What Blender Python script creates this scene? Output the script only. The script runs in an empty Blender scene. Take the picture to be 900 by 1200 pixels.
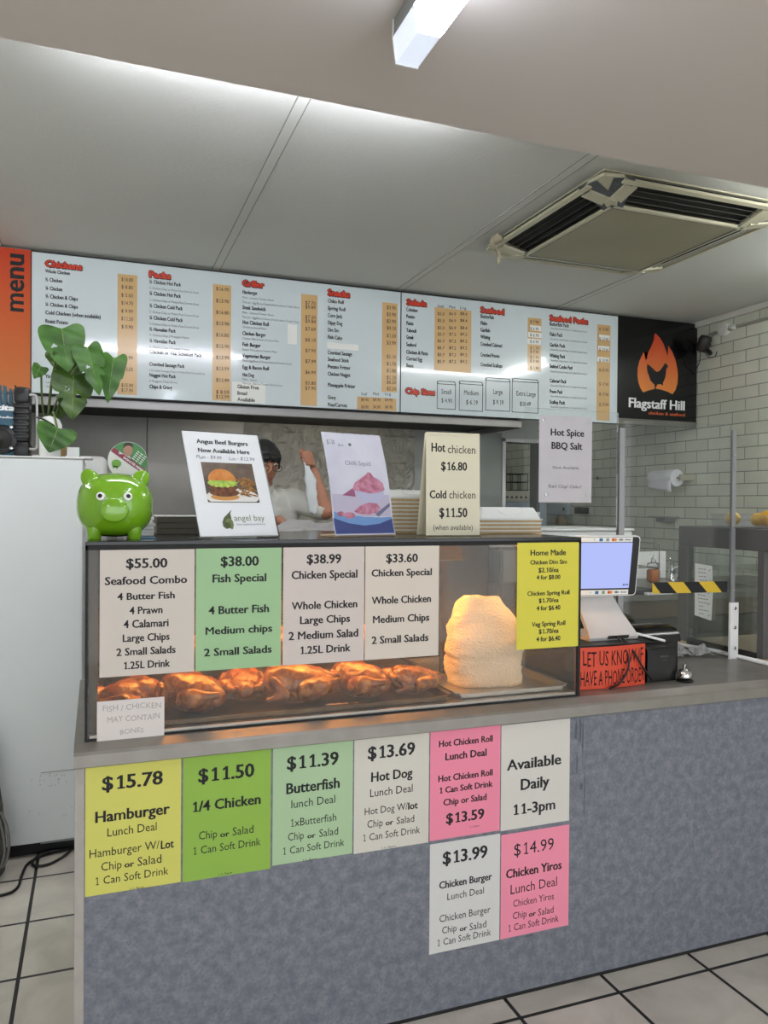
import bpy, bmesh, math, random
from mathutils import Vector, Matrix, noise, Euler
PI = math.pi
S = bpy.context.scene
C = S.collection
rnd = random.Random(7)

# ------------------------------------------------------------------ camera, world, exposure
cam_d = bpy.data.cameras.new('camera'); cam = bpy.data.objects.new('camera', cam_d); C.objects.link(cam)
cam_d.sensor_fit = 'VERTICAL'; cam_d.sensor_height = 24.0
cam_d.lens = 905.4 / 1200 * 24.0
cam_d.clip_start = 0.02
yaw, pitch, roll = 0.35608, -0.010113, 0.0079006
fw = Vector((math.sin(yaw)*math.cos(pitch), math.cos(yaw)*math.cos(pitch), math.sin(pitch)))
r0 = fw.cross(Vector((0, 0, 1))).normalized(); u0 = r0.cross(fw)
rt = math.cos(roll)*r0 + math.sin(roll)*u0; up = -math.sin(roll)*r0 + math.cos(roll)*u0
cam.matrix_world = Matrix(((rt.x, up.x, -fw.x, 0.04606), (rt.y, up.y, -fw.y, -1.86964), (rt.z, up.z, -fw.z, 1.36281), (0, 0, 0, 1)))
S.camera = cam
S.view_settings.view_transform = 'Standard'; S.view_settings.look = 'None'
S.view_settings.gamma = 1.0; S.view_settings.use_curve_mapping = False
S.view_settings.exposure = 0.22
w = bpy.data.worlds.new('daylight'); S.world = w; w.use_nodes = True
w.node_tree.nodes['Background'].inputs[0].default_value = (0.92, 0.96, 1.0, 1)
w.node_tree.nodes['Background'].inputs[1].default_value = 2.2
TUBE_POWER = 16.0      # radiance of the fluorescent tubes and diffusers
KITCHEN_POWER = 36.0
HEAT_POWER = 7.5

# ------------------------------------------------------------------ materials
def lin(c):
    return tuple((x/12.92 if x <= .04045 else ((x+.055)/1.055)**2.4) for x in c)
def rgb(h):
    h = h.lstrip('#'); return lin(tuple(int(h[i:i+2], 16)/255 for i in (0, 2, 4)))
MATS = {}
def mat(name, col, rough=.5, metal=0., spec=.5, coat=0., emit=None, estr=0., noise_amt=0., noise_scale=20., bump=0., bump_scale=40., trans=0., col2=None, sub=0., detail=4., stretch=None):
    if name in MATS: return MATS[name]
    m = bpy.data.materials.new(name); m.use_nodes = True
    nt = m.node_tree; b = nt.nodes['Principled BSDF']
    c = rgb(col) if isinstance(col, str) else col
    b.inputs['Base Color'].default_value = (*c, 1)
    b.inputs['Roughness'].default_value = rough; b.inputs['Metallic'].default_value = metal
    b.inputs['Specular IOR Level'].default_value = spec
    b.inputs['Coat Weight'].default_value = coat
    b.inputs['Transmission Weight'].default_value = trans
    if sub: b.inputs['Subsurface Weight'].default_value = sub; b.inputs['Subsurface Radius'].default_value = (.02, .008, .004)
    if emit:
        b.inputs['Emission Color'].default_value = (*(rgb(emit) if isinstance(emit, str) else emit), 1); b.inputs['Emission Strength'].default_value = estr
    tc = None
    def coord():
        t = nt.nodes.new('ShaderNodeTexCoord'); o = t.outputs['Object']
        if stretch:
            mp = nt.nodes.new('ShaderNodeMapping'); mp.inputs['Scale'].default_value = stretch; nt.links.new(o, mp.inputs[0]); o = mp.outputs[0]
        return o
    if noise_amt or col2:
        n = nt.nodes.new('ShaderNodeTexNoise'); n.inputs['Scale'].default_value = noise_scale; n.inputs['Detail'].default_value = detail
        nt.links.new(coord(), n.inputs['Vector'])
        mx = nt.nodes.new('ShaderNodeMix'); mx.data_type = 'RGBA'
        c2 = (rgb(col2) if isinstance(col2, str) else col2) if col2 else tuple(x*(1-noise_amt) for x in c)
        mx.inputs[6].default_value = (*c, 1); mx.inputs[7].default_value = (*c2, 1)
        cr = nt.nodes.new('ShaderNodeMapRange'); cr.inputs[1].default_value = .35; cr.inputs[2].default_value = .65
        nt.links.new(n.outputs[0], cr.inputs[0]); nt.links.new(cr.outputs[0], mx.inputs[0]); nt.links.new(mx.outputs[2], b.inputs['Base Color'])
    if bump:
        n = nt.nodes.new('ShaderNodeTexNoise'); n.inputs['Scale'].default_value = bump_scale; n.inputs['Detail'].default_value = 3
        nt.links.new(coord(), n.inputs['Vector'])
        bp = nt.nodes.new('ShaderNodeBump'); bp.inputs['Strength'].default_value = bump; bp.inputs['Distance'].default_value = .01
        nt.links.new(n.outputs[0], bp.inputs['Height']); nt.links.new(bp.outputs[0], b.inputs['Normal'])
    MATS[name] = m
    return m
def glass_mat(name, tint=(1, 1, 1), rough=.02, milk=0., refl=1.0):
    # thin pane: light passes straight through, Fresnel reflection on top
    if name in MATS: return MATS[name]
    m = bpy.data.materials.new(name); m.use_nodes = True; nt = m.node_tree; nt.nodes.clear()
    out = nt.nodes.new('ShaderNodeOutputMaterial'); t = nt.nodes.new('ShaderNodeBsdfTransparent'); t.inputs[0].default_value = (*tint, 1)
    g = nt.nodes.new('ShaderNodeBsdfGlossy'); g.inputs['Roughness'].default_value = rough
    fr = nt.nodes.new('ShaderNodeFresnel'); fr.inputs[0].default_value = 1.35
    ml = nt.nodes.new('ShaderNodeMath'); ml.operation = 'MULTIPLY'; ml.inputs[1].default_value = refl; nt.links.new(fr.outputs[0], ml.inputs[0])
    mx = nt.nodes.new('ShaderNodeMixShader'); nt.links.new(ml.outputs[0], mx.inputs[0]); nt.links.new(t.outputs[0], mx.inputs[1]); nt.links.new(g.outputs[0], mx.inputs[2])
    last = mx
    if milk:
        d = nt.nodes.new('ShaderNodeBsdfDiffuse'); d.inputs[0].default_value = (.85, .87, .88, 1)
        tl = nt.nodes.new('ShaderNodeBsdfTranslucent'); tl.inputs[0].default_value = (.85, .87, .88, 1)
        ad = nt.nodes.new('ShaderNodeMixShader'); nt.links.new(d.outputs[0], ad.inputs[1]); nt.links.new(tl.outputs[0], ad.inputs[2])
        n = nt.nodes.new('ShaderNodeTexNoise'); n.inputs['Scale'].default_value = 260; tcn = nt.nodes.new('ShaderNodeTexCoord'); nt.links.new(tcn.outputs['Object'], n.inputs['Vector'])
        mr = nt.nodes.new('ShaderNodeMapRange'); mr.inputs[1].default_value = .52; mr.inputs[2].default_value = .75; mr.inputs[3].default_value = milk*.35; mr.inputs[4].default_value = milk*2
        nt.links.new(n.outputs[0], mr.inputs[0])
        m2 = nt.nodes.new('ShaderNodeMixShader'); nt.links.new(mr.outputs[0], m2.inputs[0]); nt.links.new(last.outputs[0], m2.inputs[1]); nt.links.new(ad.outputs[0], m2.inputs[2]); last = m2
    nt.links.new(last.outputs[0], out.inputs[0])
    MATS[name] = m
    return m
def emis(name, col, s):
    if name in MATS: return MATS[name]
    m = bpy.data.materials.new(name); m.use_nodes = True; nt = m.node_tree; nt.nodes.clear()
    out = nt.nodes.new('ShaderNodeOutputMaterial'); e = nt.nodes.new('ShaderNodeEmission')
    e.inputs[0].default_value = (*rgb(col), 1); e.inputs[1].default_value = s; nt.links.new(e.outputs[0], out.inputs[0])
    MATS[name] = m
    return m
def brick_mat(name, c1, c2, mortar, bw, bh, msize, shift, rot, offset=.5, rough=.4, bump=.3, noise_s=6., vein=0., smooth=.1):
    m = bpy.data.materials.new(name); m.use_nodes = True; nt = m.node_tree; b = nt.nodes['Principled BSDF']
    tc = nt.nodes.new('ShaderNodeTexCoord'); sp = nt.nodes.new('ShaderNodeSeparateXYZ'); nt.links.new(tc.outputs['Object'], sp.inputs[0])
    cb = nt.nodes.new('ShaderNodeCombineXYZ')
    for i, ax in enumerate(rot): nt.links.new(sp.outputs['XYZ'.index(ax)], cb.inputs[i])
    ad = nt.nodes.new('ShaderNodeVectorMath'); ad.operation = 'ADD'; ad.inputs[1].default_value = (*shift, 0); nt.links.new(cb.outputs[0], ad.inputs[0])
    t = nt.nodes.new('ShaderNodeTexBrick'); t.offset = offset; t.offset_frequency = 2; t.squash = 1
    t.inputs['Color1'].default_value = (*rgb(c1), 1); t.inputs['Color2'].default_value = (*rgb(c2), 1); t.inputs['Mortar'].default_value = (*rgb(mortar), 1)
    t.inputs['Scale'].default_value = 1; t.inputs['Mortar Size'].default_value = msize; t.inputs['Mortar Smooth'].default_value = smooth
    t.inputs['Bias'].default_value = 0; t.inputs['Brick Width'].default_value = bw; t.inputs['Row Height'].default_value = bh
    nt.links.new(ad.outputs[0], t.inputs['Vector'])
    n = nt.nodes.new('ShaderNodeTexNoise'); n.inputs['Scale'].default_value = noise_s; n.inputs['Detail'].default_value = 5
    n.inputs['Distortion'].default_value = 1.2 if vein else 0
    nt.links.new(tc.outputs['Object'], n.inputs['Vector'])
    mr = nt.nodes.new('ShaderNodeMapRange'); mr.inputs[1].default_value = .3; mr.inputs[2].default_value = .7; mr.inputs[3].default_value = .86 - vein; mr.inputs[4].default_value = 1.04
    nt.links.new(n.outputs[0], mr.inputs[0])
    mx = nt.nodes.new('ShaderNodeVectorMath'); mx.operation = 'MULTIPLY'; nt.links.new(t.outputs['Color'], mx.inputs[0]); nt.links.new(mr.outputs[0], mx.inputs[1])
    nt.links.new(mx.outputs[0], b.inputs['Base Color']); b.inputs['Roughness'].default_value = rough
    bp = nt.nodes.new('ShaderNodeBump'); bp.invert = True; bp.inputs['Strength'].default_value = bump; bp.inputs['Distance'].default_value = .004
    nt.links.new(t.outputs['Fac'], bp.inputs['Height']); nt.links.new(bp.outputs[0], b.inputs['Normal'])
    return m

# ------------------------------------------------------------------ object helpers
WM = {}
def thing(name, label, cat, loc=(0, 0, 0), rotz=0., group=None):
    o = bpy.data.objects.new(name, None); C.objects.link(o); o.empty_display_size = .05
    o.location = loc; o.rotation_euler = (0, 0, rotz); o['label'] = label; o['category'] = cat
    if group: o['group'] = group
    WM[o] = Matrix.Translation(loc) @ Matrix.Rotation(rotz, 4, 'Z')
    return o
def mesh_of(name, bm, mats, smooth=False, angle=None):
    me = bpy.data.meshes.new(name); bm.normal_update(); bm.to_mesh(me); bm.free()
    for m in (mats if isinstance(mats, (list, tuple)) else [mats]): me.materials.append(m)
    if smooth:
        for p in me.polygons: p.use_smooth = True
        if angle: me.set_sharp_from_angle(angle=math.radians(angle))
    return me
def obj(name, bm, mats, parent=None, smooth=False, angle=None, local=False, label=None):
    if parent is not None and not local: bm.transform(WM[parent].inverted())
    o = bpy.data.objects.new(name, mesh_of(name, bm, mats, smooth, angle)); C.objects.link(o)
    if parent is not None: o.parent = parent; WM[o] = WM[parent]
    if label: o['label'] = label
    return o
def solo(name, bm, mats, label, cat, org=(0, 0, 0), group=None, smooth=False, angle=None):
    bm.transform(Matrix.Translation(Vector(org)).inverted())
    o = obj(name, bm, mats, None, smooth, angle); o.location = org; o['label'] = label; o['category'] = cat
    if group: o['group'] = group
    WM[o] = Matrix.Translation(org)
    return o
def struct(name, bm, mats, parent=None, smooth=False):
    o = obj(name, bm, mats, parent, smooth)
    if parent is None: o['kind'] = 'structure'
    WM[o] = Matrix()
    return o
def copy_tree(o, parent=None):
    c = o.copy(); C.objects.link(c)
    if parent is not None: c.parent = parent
    for ch in list(o.children): copy_tree(ch, c)
    return c
def B(): return bmesh.new()
def box(bm, x0, x1, y0, y1, z0, z1, bev=0., seg=2, M=None, mi=0):
    vs = [bm.verts.new((x, y, z)) for z in (z0, z1) for y in (y0, y1) for x in (x0, x1)]
    fs = [bm.faces.new([vs[i] for i in q]) for q in ((0, 2, 3, 1), (4, 5, 7, 6), (0, 1, 5, 4), (2, 6, 7, 3), (0, 4, 6, 2), (1, 3, 7, 5))]
    for f in fs: f.material_index = mi
    if bev:
        es = list({e for f in fs for e in f.edges})
        r = bmesh.ops.bevel(bm, geom=es, offset=bev, segments=seg, profile=.5, affect='EDGES')
        vs = list({v for f in r['faces'] for v in f.verts} | {v for v in vs if v.is_valid})
        for f in r['faces']: f.material_index = mi
    if M is not None: bmesh.ops.transform(bm, matrix=M, verts=[v for v in vs if v.is_valid])
    return bm
def prism(bm, poly, d0, d1, fr, mi=0):
    # polygon (u,v) extruded between depths d0,d1; fr(u,v,d) -> point
    a = [bm.verts.new(fr(u, v, d0)) for u, v in poly]; b = [bm.verts.new(fr(u, v, d1)) for u, v in poly]
    n = len(poly)
    fs = [bm.faces.new(a), bm.faces.new(b[::-1])] + [bm.faces.new((a[i], b[i], b[(i+1) % n], a[(i+1) % n])) for i in range(n)]
    for f in fs: f.material_index = mi
    bmesh.ops.recalc_face_normals(bm, faces=fs)
    return bm
def XZ(Y): return lambda u, v, d: (u, Y+d, v)
def tube(bm, pts, r, n=10, cap=True, taper=None, mi=0):
    pts = [Vector(p) for p in pts]; rings = []
    prev = None
    for i, p in enumerate(pts):
        t = (pts[min(i+1, len(pts)-1)] - pts[max(i-1, 0)]).normalized()
        if prev is None:
            a = Vector((0, 0, 1)) if abs(t.z) < .9 else Vector((1, 0, 0)); nrm = t.cross(a).normalized()
        else:
            nrm = (prev - t*prev.dot(t)).normalized()
        prev = nrm; bn = t.cross(nrm); rr = r if taper is None else taper[i]
        rings.append([bm.verts.new(p + (nrm*math.cos(2*PI*k/n) + bn*math.sin(2*PI*k/n))*rr) for k in range(n)])
    for i in range(len(rings)-1):
        for k in range(n):
            f = bm.faces.new((rings[i][k], rings[i][(k+1) % n], rings[i+1][(k+1) % n], rings[i+1][k])); f.material_index = mi
    if cap:
        f = bm.faces.new(rings[0][::-1]); f.material_index = mi; f = bm.faces.new(rings[-1]); f.material_index = mi
    return bm
def smooth_path(pts, n=8):
    pts = [Vector(p) for p in pts]; out = []
    P = [pts[0]*2-pts[1]] + pts + [pts[-1]*2-pts[-2]]
    for i in range(1, len(P)-2):
        for k in range(n):
            t = k/n; a, b, c, d = P[i-1:i+3]
            out.append(.5*((2*b) + (c-a)*t + (2*a-5*b+4*c-d)*t*t + (3*b-a-3*c+d)*t**3))
    out.append(pts[-1]); return out
def lathe(bm, prof, center=(0, 0, 0), n=24, M=None, mi=0):
    c = Vector(center); rings = []
    for r, z in prof:
        if r < 1e-6: rings.append([bm.verts.new(c + Vector((0, 0, z)))])
        else: rings.append([bm.verts.new(c + Vector((r*math.cos(2*PI*k/n), r*math.sin(2*PI*k/n), z))) for k in range(n)])
    fs = []
    for a, b in zip(rings, rings[1:]):
        for k in range(n):
            q = [a[k % len(a)], a[(k+1) % n % len(a)], b[(k+1) % n % len(b)], b[k % len(b)]]
            q2 = []
            for v in q:
                if v not in q2: q2.append(v)
            if len(q2) > 2: f = bm.faces.new(q2); f.material_index = mi; fs.append(f)
    if len(rings[0]) > 1: fs.append(bm.faces.new(rings[0][::-1]))
    if len(rings[-1]) > 1: fs.append(bm.faces.new(rings[-1]))
    bmesh.ops.recalc_face_normals(bm, faces=fs)
    if M is not None: bmesh.ops.transform(bm, matrix=M, verts=list({v for R in rings for v in R}))
    return bm
def ellipsoid(bm, c, r, M=None, sub=3, mi=0):
    res = bmesh.ops.create_icosphere(bm, subdivisions=sub, radius=1)
    T = Matrix.Translation(c) @ (M if M is not None else Matrix()) @ Matrix.Diagonal((*r, 1))
    bmesh.ops.transform(bm, matrix=T, verts=res['verts'])
    for v in res['verts']:
        for f in v.link_faces: f.material_index = mi
    return res['verts']
def disc(bm, c, r, fr, n=28, ry=None, mi=0, d=0.):
    prismless = [bm.verts.new(fr(c[0]+r*math.cos(2*PI*k/n), c[1]+(ry or r)*math.sin(2*PI*k/n), d)) for k in range(n)]
    f = bm.faces.new(prismless); f.material_index = mi
    return f
def flat(bm, poly, fr, d=0., mi=0):
    f = bm.faces.new([bm.verts.new(fr(u, v, d)) for u, v in poly]); f.material_index = mi
    return f
def rect(x0, x1, z0, z1): return [(x0, z0), (x1, z0), (x1, z1), (x0, z1)]

# ------------------------------------------------------------------ lettering (outlines of the built-in font, laid out by hand)
GL = {}
def _eval_text(s, off):
    cu = bpy.data.curves.new('t', 'FONT'); cu.body = s; cu.size = 1; cu.offset = off; cu.resolution_u = 2
    o = bpy.data.objects.new('t', cu); C.objects.link(o)
    dg = bpy.context.evaluated_depsgraph_get(); dg.update()
    me = bpy.data.meshes.new_from_object(o.evaluated_get(dg))
    vs = [(v.co.x, v.co.y) for v in me.vertices]; fs = [tuple(p.vertices) for p in me.polygons]
    bpy.data.meshes.remove(me); bpy.data.objects.remove(o); bpy.data.curves.remove(cu)
    return vs, fs
def _w(s):
    v, f = _eval_text(s, 0); return max(a for a, b in v) - min(a for a, b in v)
BASEW = _w('HH')
CAPH = None
def glyph(ch, weight):
    global CAPH
    k = (ch, weight)
    if k not in GL:
        off = (0, .010, .024)[weight] if ch not in 'MNWVAmwv' else 0
        adv = _w('H'+ch+'H') - BASEW if ch != ' ' else .28
        v, f = ([], []) if ch == ' ' else _eval_text(ch, off)
        if ch == '1':                       # a one with a flag, as in the shop's typeface
            t_ = (.075, .095, .115)[weight]; x0 = .30; h = _cap()
            v = [(x0, 0), (x0+t_, 0), (x0+t_, h), (x0+t_*.25, h), (x0-.13, h*.83), (x0-.13, h*.83-t_*.95), (x0, h-t_*1.25), (x0+t_, h*.5), (x0-.11, 0), (x0+t_+.11, 0), (x0+t_+.11, t_*.8), (x0-.11, t_*.8)]
            f = [(0, 1, 2, 3, 6), (3, 4, 5, 6), (8, 9, 10, 11)]; adv = .56
        GL[k] = (v, f, adv)
    return GL[k]
def _cap():
    return max(b for a, b in _eval_text('H', 0)[0])
CAPH = max(b for a, b in _eval_text('H', 0)[0])
def text(bm, s, x0, x1, z, cap, weight, fr, d=0., mi=0, slant=0., jit=0.):
    # s between u=x0 and u=x1 with its baseline at v=z and capitals cap high
    g = [glyph(c, weight) for c in s]; tot = sum(a[2] for a in g)
    sx = (x1-x0)/tot; sy = cap/CAPH; x = x0
    for v, f, adv in g:
        jy = rnd.uniform(-jit, jit)*cap
        for ke, ex in enumerate(((0.,), (-.022, .022), (-.036, 0., .036))[weight]):      # heavier weights are struck more than once
            q = [bm.verts.new(fr(x + (a+ex)*sx + slant*b*sy, z + b*sy + jy, d - ke*.00022)) for a, b in v]
            for t in f:
                try: F = bm.faces.new([q[i] for i in t]); F.material_index = mi
                except ValueError: pass
        x += adv*sx
    return bm
def wrote(rows, fr, d=0., jit=0.):
    bm = B()
    for t, a, b, z, cap, wt in rows: text(bm, t, a, b, z, cap, wt, fr, d, jit=jit)
    return bm
# ------------------------------------------------------------------ wording: (text, left, right, baseline height, capital height, weight) in metres
WORDS={
'hamburger': [('$15.78',0.059,0.194,0.704,0.031,1),('Hamburger',0.044,0.209,0.632,0.025,1),('Lunch Deal',0.07,0.182,0.597,0.019,0),('Hamburger W/',0.032,0.187,0.553,0.019,0),('Lot',0.189,0.219,0.551,0.019,1),('Chip',0.058,0.104,0.52,0.019,0),('or',0.109,0.13,0.52,0.013,1),('Salad',0.137,0.193,0.519,0.02,0),('1 Can Soft Drink',0.043,0.207,0.489,0.018,0),('11-3pm',0.119,0.153,0.466,0.005,0)],
'quarter': [('$11.50',0.274,0.409,0.697,0.032,1),('1/4 Chicken',0.258,0.426,0.628,0.024,1),('Chip',0.276,0.321,0.56,0.019,0),('or',0.327,0.349,0.559,0.013,1),('Salad',0.356,0.409,0.559,0.019,0),('1 Can Soft Drink',0.261,0.425,0.526,0.018,0),('11-3pm',0.322,0.357,0.467,0.005,0)],
'butterfish': [('$11.39',0.489,0.624,0.703,0.032,1),('Butterfish',0.487,0.628,0.643,0.026,1),('lunch Deal',0.5,0.617,0.606,0.02,0),('1xButterfish',0.497,0.62,0.56,0.019,0),('Chip',0.493,0.535,0.526,0.019,0),('or',0.543,0.564,0.525,0.012,1),('Salad',0.573,0.625,0.524,0.019,0),('1 Can Soft Drink',0.478,0.64,0.493,0.018,0),('11-3pm',0.529,0.568,0.468,0.006,0)],
'hotdog': [('$13.69',0.701,0.834,0.706,0.032,1),('Hot Dog',0.71,0.826,0.647,0.024,1),('Lunch Deal',0.707,0.829,0.608,0.02,0),('Hot Dog W/',0.693,0.814,0.563,0.018,0),('lot',0.814,0.842,0.562,0.018,1),('Chip',0.701,0.745,0.529,0.019,0),('or',0.752,0.773,0.529,0.013,1),('Salad',0.782,0.834,0.528,0.018,0),('1 Can Soft Drink',0.687,0.849,0.496,0.018,0),('11-3pm',0.739,0.782,0.469,0.005,0)],
'roll': [('Hot Chicken Roll',0.901,1.064,0.717,0.017,1),('Lunch Deal',0.92,1.046,0.68,0.019,1),('Hot Chicken Roll',0.9,1.065,0.624,0.017,1),('1 Can Soft Drink',0.902,1.063,0.593,0.016,1),('Chip or Salad',0.916,1.047,0.559,0.017,1),('$13.59',0.924,1.04,0.509,0.027,1),('11-3pm',0.994,1.026,0.489,0.004,0)],
'available': [('Available',1.109,1.283,0.631,0.029,1),('Daily',1.15,1.243,0.572,0.03,1),('11-3pm',1.124,1.266,0.505,0.029,1)],
'burger': [('$13.99',0.915,1.051,0.401,0.033,1),('Chicken Burger',0.906,1.064,0.337,0.019,1),('Lunch Deal',0.929,1.042,0.303,0.018,0),('Chicken Burger',0.907,1.061,0.247,0.019,0),('Chip',0.915,0.96,0.215,0.018,0),('or',0.968,0.99,0.212,0.013,1),('Salad',0.997,1.05,0.209,0.019,0),('1 Can Soft Drink',0.899,1.063,0.184,0.018,0),('11-3pm',0.959,0.989,0.162,0.004,0)],
'yiros': [('$14.99',1.131,1.263,0.391,0.033,0),('Chicken Yiros',1.108,1.288,0.332,0.024,1),('Lunch Deal',1.121,1.275,0.286,0.026,0),('Chicken Yiros',1.131,1.264,0.249,0.019,0),('Chip',1.13,1.176,0.215,0.019,0),('or',1.182,1.204,0.213,0.014,1),('Salad',1.211,1.264,0.211,0.019,0),('1 Can Soft Drink',1.114,1.279,0.183,0.019,0),('11-3pm',1.156,1.194,0.158,0.005,0)],
'combo': [('$55.00',0.11,0.204,1.209,0.022,1),('Seafood Combo',0.064,0.25,1.171,0.018,1),('4 Butter Fish',0.092,0.222,1.135,0.016,1),('4 Prawn',0.119,0.194,1.101,0.017,1),('4 Calamari',0.106,0.208,1.069,0.018,1),('Large Chips',0.103,0.21,1.037,0.017,1),('2 Small Salads',0.09,0.224,1.005,0.017,1),('1.25L Drink',0.104,0.21,0.973,0.017,1)],
'fish': [('$38.00',0.328,0.422,1.209,0.023,1),('Fish Special',0.308,0.442,1.17,0.019,1),('4 Butter Fish',0.301,0.449,1.093,0.019,1),('Medium chips',0.292,0.457,1.044,0.018,1),('2 Small Salads',0.29,0.456,0.992,0.018,1)],
'chick38': [('$38.99',0.543,0.635,1.211,0.023,1),('Chicken Special',0.504,0.68,1.173,0.02,1),('Whole Chicken',0.506,0.68,1.096,0.019,1),('Large Chips',0.526,0.66,1.059,0.019,1),('2 Medium Salad',0.498,0.683,1.02,0.02,1),('1.25L Drink',0.525,0.66,0.983,0.019,1)],
'chick33': [('$33.60',0.757,0.848,1.21,0.022,1),('Chicken Special',0.717,0.89,1.174,0.018,1),('Whole Chicken',0.719,0.888,1.102,0.019,1),('Medium Chips',0.721,0.883,1.052,0.019,1),('2 Small Salads',0.719,0.881,0.998,0.019,1)],
'home': [('Home Made',1.191,1.309,1.221,0.016,1),('Chicken Dim Sim',1.191,1.313,1.196,0.012,1),('$2.10/ea',1.218,1.285,1.173,0.013,1),('4 for $8.00',1.213,1.291,1.153,0.012,1),('Chicken Spring Roll',1.183,1.323,1.108,0.012,1),('$1.70/ea',1.22,1.286,1.087,0.012,1),('4 for $6.40',1.214,1.292,1.065,0.013,1),('Veg Spring Roll',1.199,1.31,1.02,0.013,1),('$1.70/ea',1.221,1.287,0.999,0.013,1),('4 for $6.40',1.214,1.293,0.977,0.013,1)],
'note': [('FISH / CHICKEN',0.06,0.192,0.878,0.013,0),('MAY CONTAIN',0.07,0.189,0.851,0.013,0),('BONES',0.098,0.152,0.822,0.011,0)],
}
ITEMS=[('Whole Chicken',-0.218,-0.094,2.592,0.019,1),('½ Chicken',-0.218,-0.132,2.546,0.02,1),('¼ Chicken',-0.217,-0.132,2.5,0.02,1),('½ Chicken & Chips',-0.217,-0.054,2.457,0.02,1),('¼ Chicken & Chips',-0.217,-0.054,2.414,0.019,1),('Cold Chicken (when available)',-0.217,0.064,2.37,0.02,1),('Roast Potato',-0.217,-0.102,2.324,0.02,1),('Yiros Pack',-0.216,-0.12,2.027,0.02,1),('½ Chicken Hot Pack',0.318,0.49,2.592,0.02,1),('¼ Chicken Hot Pack',0.319,0.49,2.527,0.021,1),('½ Chicken Cold Pack',0.319,0.5,2.458,0.021,1),('¼ Chicken Cold Pack',0.319,0.501,2.391,0.021,1),('½ Hawaiian Pack',0.319,0.462,2.327,0.02,1),('¼ Hawaiian Pack',0.32,0.463,2.262,0.021,1),('Chicken or Veal Schnitzel Pack',0.32,0.609,2.2,0.021,1),('Crumbed Sausage Pack',0.32,0.512,2.131,0.02,1),('Nugget Hot Pack',0.321,0.464,2.069,0.02,1),('Chips & Gravy',0.321,0.445,2.004,0.021,1),('Hamburger',0.84,0.928,2.588,0.021,1),('Steak Sandwich',0.84,0.978,2.498,0.022,1),('Hot Chicken Roll',0.841,0.998,2.411,0.022,1),('Chicken Burger',0.841,0.979,2.347,0.021,1),('Fish Burger',0.841,0.949,2.282,0.021,1),('Vegetarian Burger',0.842,1.009,2.217,0.021,1),('Egg & Bacon Roll',0.842,1.0,2.15,0.021,1),('Hot Dog',0.843,0.911,2.105,0.021,1),('Gluten Free',0.813,0.94,2.033,0.022,1),('Bread',0.813,0.871,1.996,0.021,1),('Available',0.814,0.917,1.959,0.021,1),('Chiko Roll',1.358,1.461,2.587,0.022,1),('Spring Roll',1.358,1.472,2.543,0.022,1),('Corn Jack',1.359,1.451,2.499,0.022,1),('Dippy Dog',1.359,1.452,2.455,0.022,1),('Dim Sim',1.359,1.431,2.411,0.022,1),('Fish Cake',1.36,1.452,2.367,0.022,1),('Crumbed Sausage',1.36,1.516,2.273,0.023,1),('Seafood Stick',1.361,1.495,2.232,0.022,1),('Potato Fritter',1.361,1.506,2.188,0.022,1),('Chicken Nugget',1.361,1.506,2.144,0.022,1),('Pineapple Fritter',1.362,1.538,2.076,0.023,1),('Gravy',1.362,1.414,2.001,0.022,1),('Peas/Carrots',1.363,1.487,1.957,0.022,1),('Coleslaw',1.873,1.952,2.583,0.023,1),('Potato',1.873,1.933,2.54,0.023,1),('Pasta',1.874,1.923,2.497,0.023,1),('Tabouli',1.874,1.944,2.452,0.023,1),('Greek',1.874,1.924,2.409,0.023,1),('Seafood',1.875,1.944,2.363,0.023,1),('Chicken & Pasta',1.875,2.025,2.315,0.023,1),('Curried Egg',1.876,1.985,2.274,0.023,1),('Beans',1.876,1.926,2.231,0.023,1),('Butterfish',2.397,2.498,2.588,0.024,1),('Flake',2.398,2.448,2.544,0.024,1),('Garfish',2.398,2.469,2.499,0.024,1),('Whiting',2.399,2.469,2.454,0.024,1),('Crumbed Calamari',2.399,2.561,2.407,0.024,1),('Crumbed Prawns',2.4,2.541,2.337,0.024,1),('Crumbed Scallops',2.401,2.563,2.273,0.024,1),('Butterfish Pack',2.922,3.075,2.584,0.025,1),('Flake Pack',2.923,3.024,2.515,0.025,1),('Garfish Pack',2.924,3.046,2.443,0.024,1),('Whiting Pack',2.925,3.047,2.37,0.025,1),('Seafood Combo Pack',2.926,3.109,2.298,0.025,1),('Calamari Pack',2.927,3.059,2.2,0.025,1),('Prawn Pack',2.928,3.029,2.127,0.025,1),('Scallop Pack',2.928,3.05,2.055,0.025,1)]
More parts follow.
